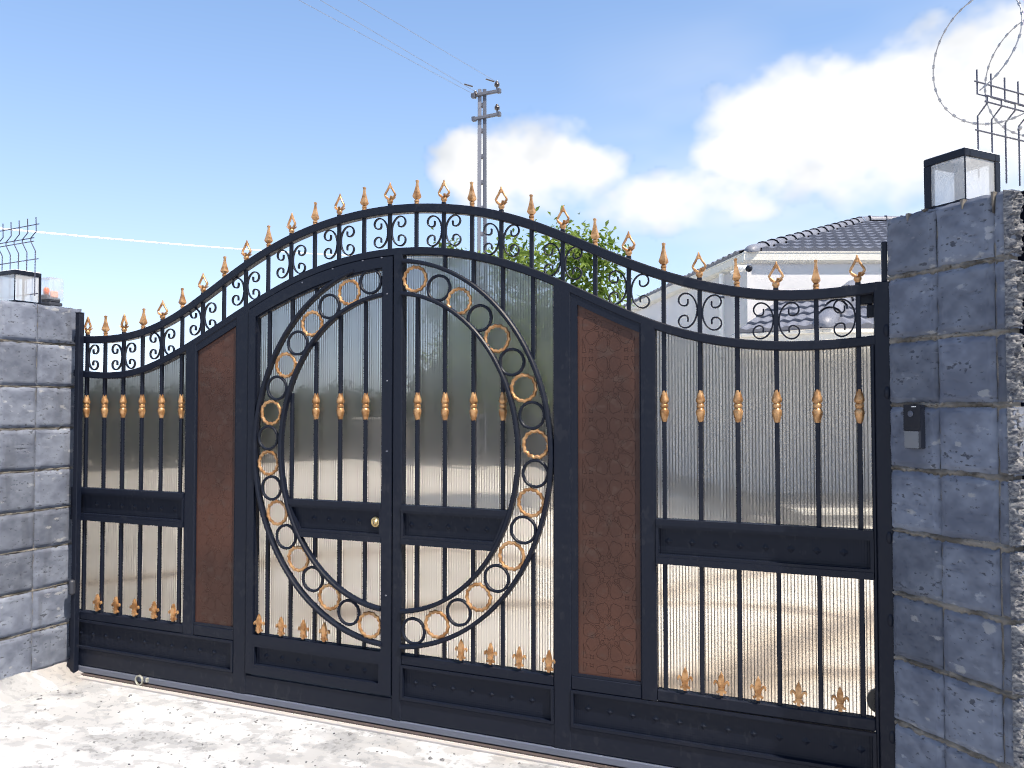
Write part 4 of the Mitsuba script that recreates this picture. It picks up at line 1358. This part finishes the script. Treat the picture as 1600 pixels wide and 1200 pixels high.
tr = thing('tree', 'leafy green tree with pointed leaves rising behind the gate beside the house', 'tree')
tb = W(0.55, 11.2, 0)
add('trunk', limb(tb - UP * 0.1, tb + UP * 1.7 + RR * 0.1, 0.10, 0.07, 1), 'bark', tr, True)
r5 = np.random.default_rng(55)
cent = []
for i in range(15):
    a = r5.uniform(0, 2 * np.pi)
    e = r5.uniform(0.25, 1.25)
    ln = r5.uniform(1.0, 1.65)
    b0 = tb + UP * (1.3 + 0.5 * r5.random()) + RR * 0.07
    b1 = b0 + (RR * math.cos(a) * math.cos(e) * 1.05 + FF * math.sin(a) * math.cos(e) + UP * math.sin(e)) * ln * np.array([1, 1, 1.05])
    add('branch', limb(b0, b1, 0.035, 0.012, 60 + i, 6), 'bark', tr, True)
    for q in range(9):
        cent.append(b0 + (b1 - b0) * r5.uniform(0.35, 1.1) + r5.normal(0, 0.15, 3))
for x, z in ((-0.05, 3.65), (0.2, 3.6), (0.72, 3.88), (0.85, 3.85), (1.2, 3.75), (1.35, 3.6), (1.5, 3.3), (1.72, 3.2), (0.45, 3.55), (1.0, 3.6), (-0.1, 3.35), (1.75, 2.95), (0.75, 3.9), (1.3, 3.85), (0.9, 3.4), (0.3, 3.3),
             (1.2, 3.2), (-0.6, 2.6), (-0.9, 2.3), (-0.3, 2.9)):
    for q in range(3):
        cent.append(W(x, 11.1 + r5.normal(0, 0.35), z) + r5.normal(0, 0.07, 3))
cent = np.array(cent)
relx = (cent - np.array([EYE[0], EYE[1], 0])) @ RR
cent = cent[(cent[:, 2] < 3.92 - 0.55 * np.maximum(relx - 1.1, 0) - 0.25 * np.maximum(0.5 - relx, 0)) & (relx > -1.4) & (relx < 1.62)]
add('crown', leaves(9500, cent, 0.135, 0.125, 5, 0.55), 'leaf', tr)
t2 = thing('tree', 'thin leafy sprig of a farther tree showing above the middle of the arch', 'tree')
tb2 = W(-1.78, 19.6, 0)
add('trunk', limb(tb2, tb2 + UP * 5.2, 0.06, 0.015, 91), 'bark', t2, True)
add('crown', leaves(900, tb2 + np.array([(0, 0, 5.4), (0.15, 0, 5.45), (0.27, 0.1, 5.3), (-0.2, 0, 5.1), (0, 0.2, 4.7), (0.3, -0.2, 4.3), (-0.3, 0.1, 4.0), (0.1, 0, 3.6)]), 0.16, 0.16, 92, 0.4), 'leaf', t2)

# shrubs and low wall behind the yard, seen through the ribbed sheets
bw = thing('boundary_wall', 'low rendered boundary wall at the far side of the yard behind the oval', 'wall')
b0, b1 = np.array([-9.3, 15.3, 0]), np.array([-0.2, 18.9, 0])
bd_ = (b1 - b0) / np.linalg.norm(b1 - b0)
bn = np.array([-bd_[1], bd_[0], 0])
add('panel', frame_box(b0 - UP * 0.1, b1 - b0, bn * 0.15, UP * 1.22, 0.01), 'rendered_wall', bw)
add('coping', frame_box(b0 + UP * 1.1205 - bn * 0.03, b1 - b0, bn * 0.21, UP * 0.06, 0.01), 'cream_trim', bw)
for i in range(7):
    p = b0 + bd_ * (0.3 + i * 1.5)
    add('pier', frame_box(p - bn * 0.06, bd_ * 0.25, bn * 0.0595, UP * 1.11, 0.01), 'stone_step', bw)


def shrub_mesh(seed, n=4200):
    r = np.random.default_rng(seed)
    c = r.normal(0, 1, (60, 3))
    c /= np.linalg.norm(c, axis=1, keepdims=True)
    c = c * np.array([0.75, 0.6, 0.95]) * r.uniform(0.55, 1.0, (60, 1)) + [0, 0, 1.0]
    return leaves(n, c, 0.16, 0.17, seed, 0.2, 0.6)


SH = [mikit.ply(shrub_mesh(s), 'shrub_leaf') for s in (201, 202)]
STEM = mikit.ply(limb(np.zeros(3), np.array([0, 0, 1.2]), 0.06, 0.02, 203), 'bark', True)


def shrub(p, h, wd, lb, grp, i):
    k = thing('shrub', lb, 'shrub', grp)
    sc_ = h / 2.0
    m = T().translate([float(p[0]), float(p[1]), 0]).rotate([0, 0, 1], float(47 * i % 360)).scale([wd, wd, sc_])
    add('foliage', SH[i % 2], None, k, to_world=m)
    add('stem', STEM, None, k, to_world=m)


for i in range(11):
    q = np.array([-12.9, 8.2]) + np.array([3.8, 7.2]) * i / 10
    shrub(q, 1.95, 1.0, 'dark evergreen shrub of the hedge seen through the left ribbed panels', 'dark hedge shrubs along the left of the yard', i)
for i in range(7):
    q = (b0 + bd_ * (0.4 + i * 1.45) + bn * 1.1)[:2]
    shrub(q, 2.1, 1.05, 'dark green shrub behind the low boundary wall at the back of the yard', 'shrubs behind the boundary wall', i + 3)

for i, (x, zz, h, wd) in enumerate(((-1.75, 19.8, 3.1, 1.1), (-0.75, 20.0, 4.1, 1.35), (0.45, 19.9, 4.3, 1.4), (1.4, 20.2, 3.6, 1.2))):
    k = thing('evergreen_tree', 'tall dark evergreen tree behind the low wall, seen through the right half of the oval', 'tree', 'dark trees behind the boundary wall')
    q = W(x, zz, 0)
    m = T().translate([float(q[0]), float(q[1]), 0]).rotate([0, 0, 1], 61.0 * i).scale([wd, wd, h / 2.0])
    add('foliage', SH[i % 2], None, k, to_world=m)
    add('trunk', STEM, None, k, to_world=m)
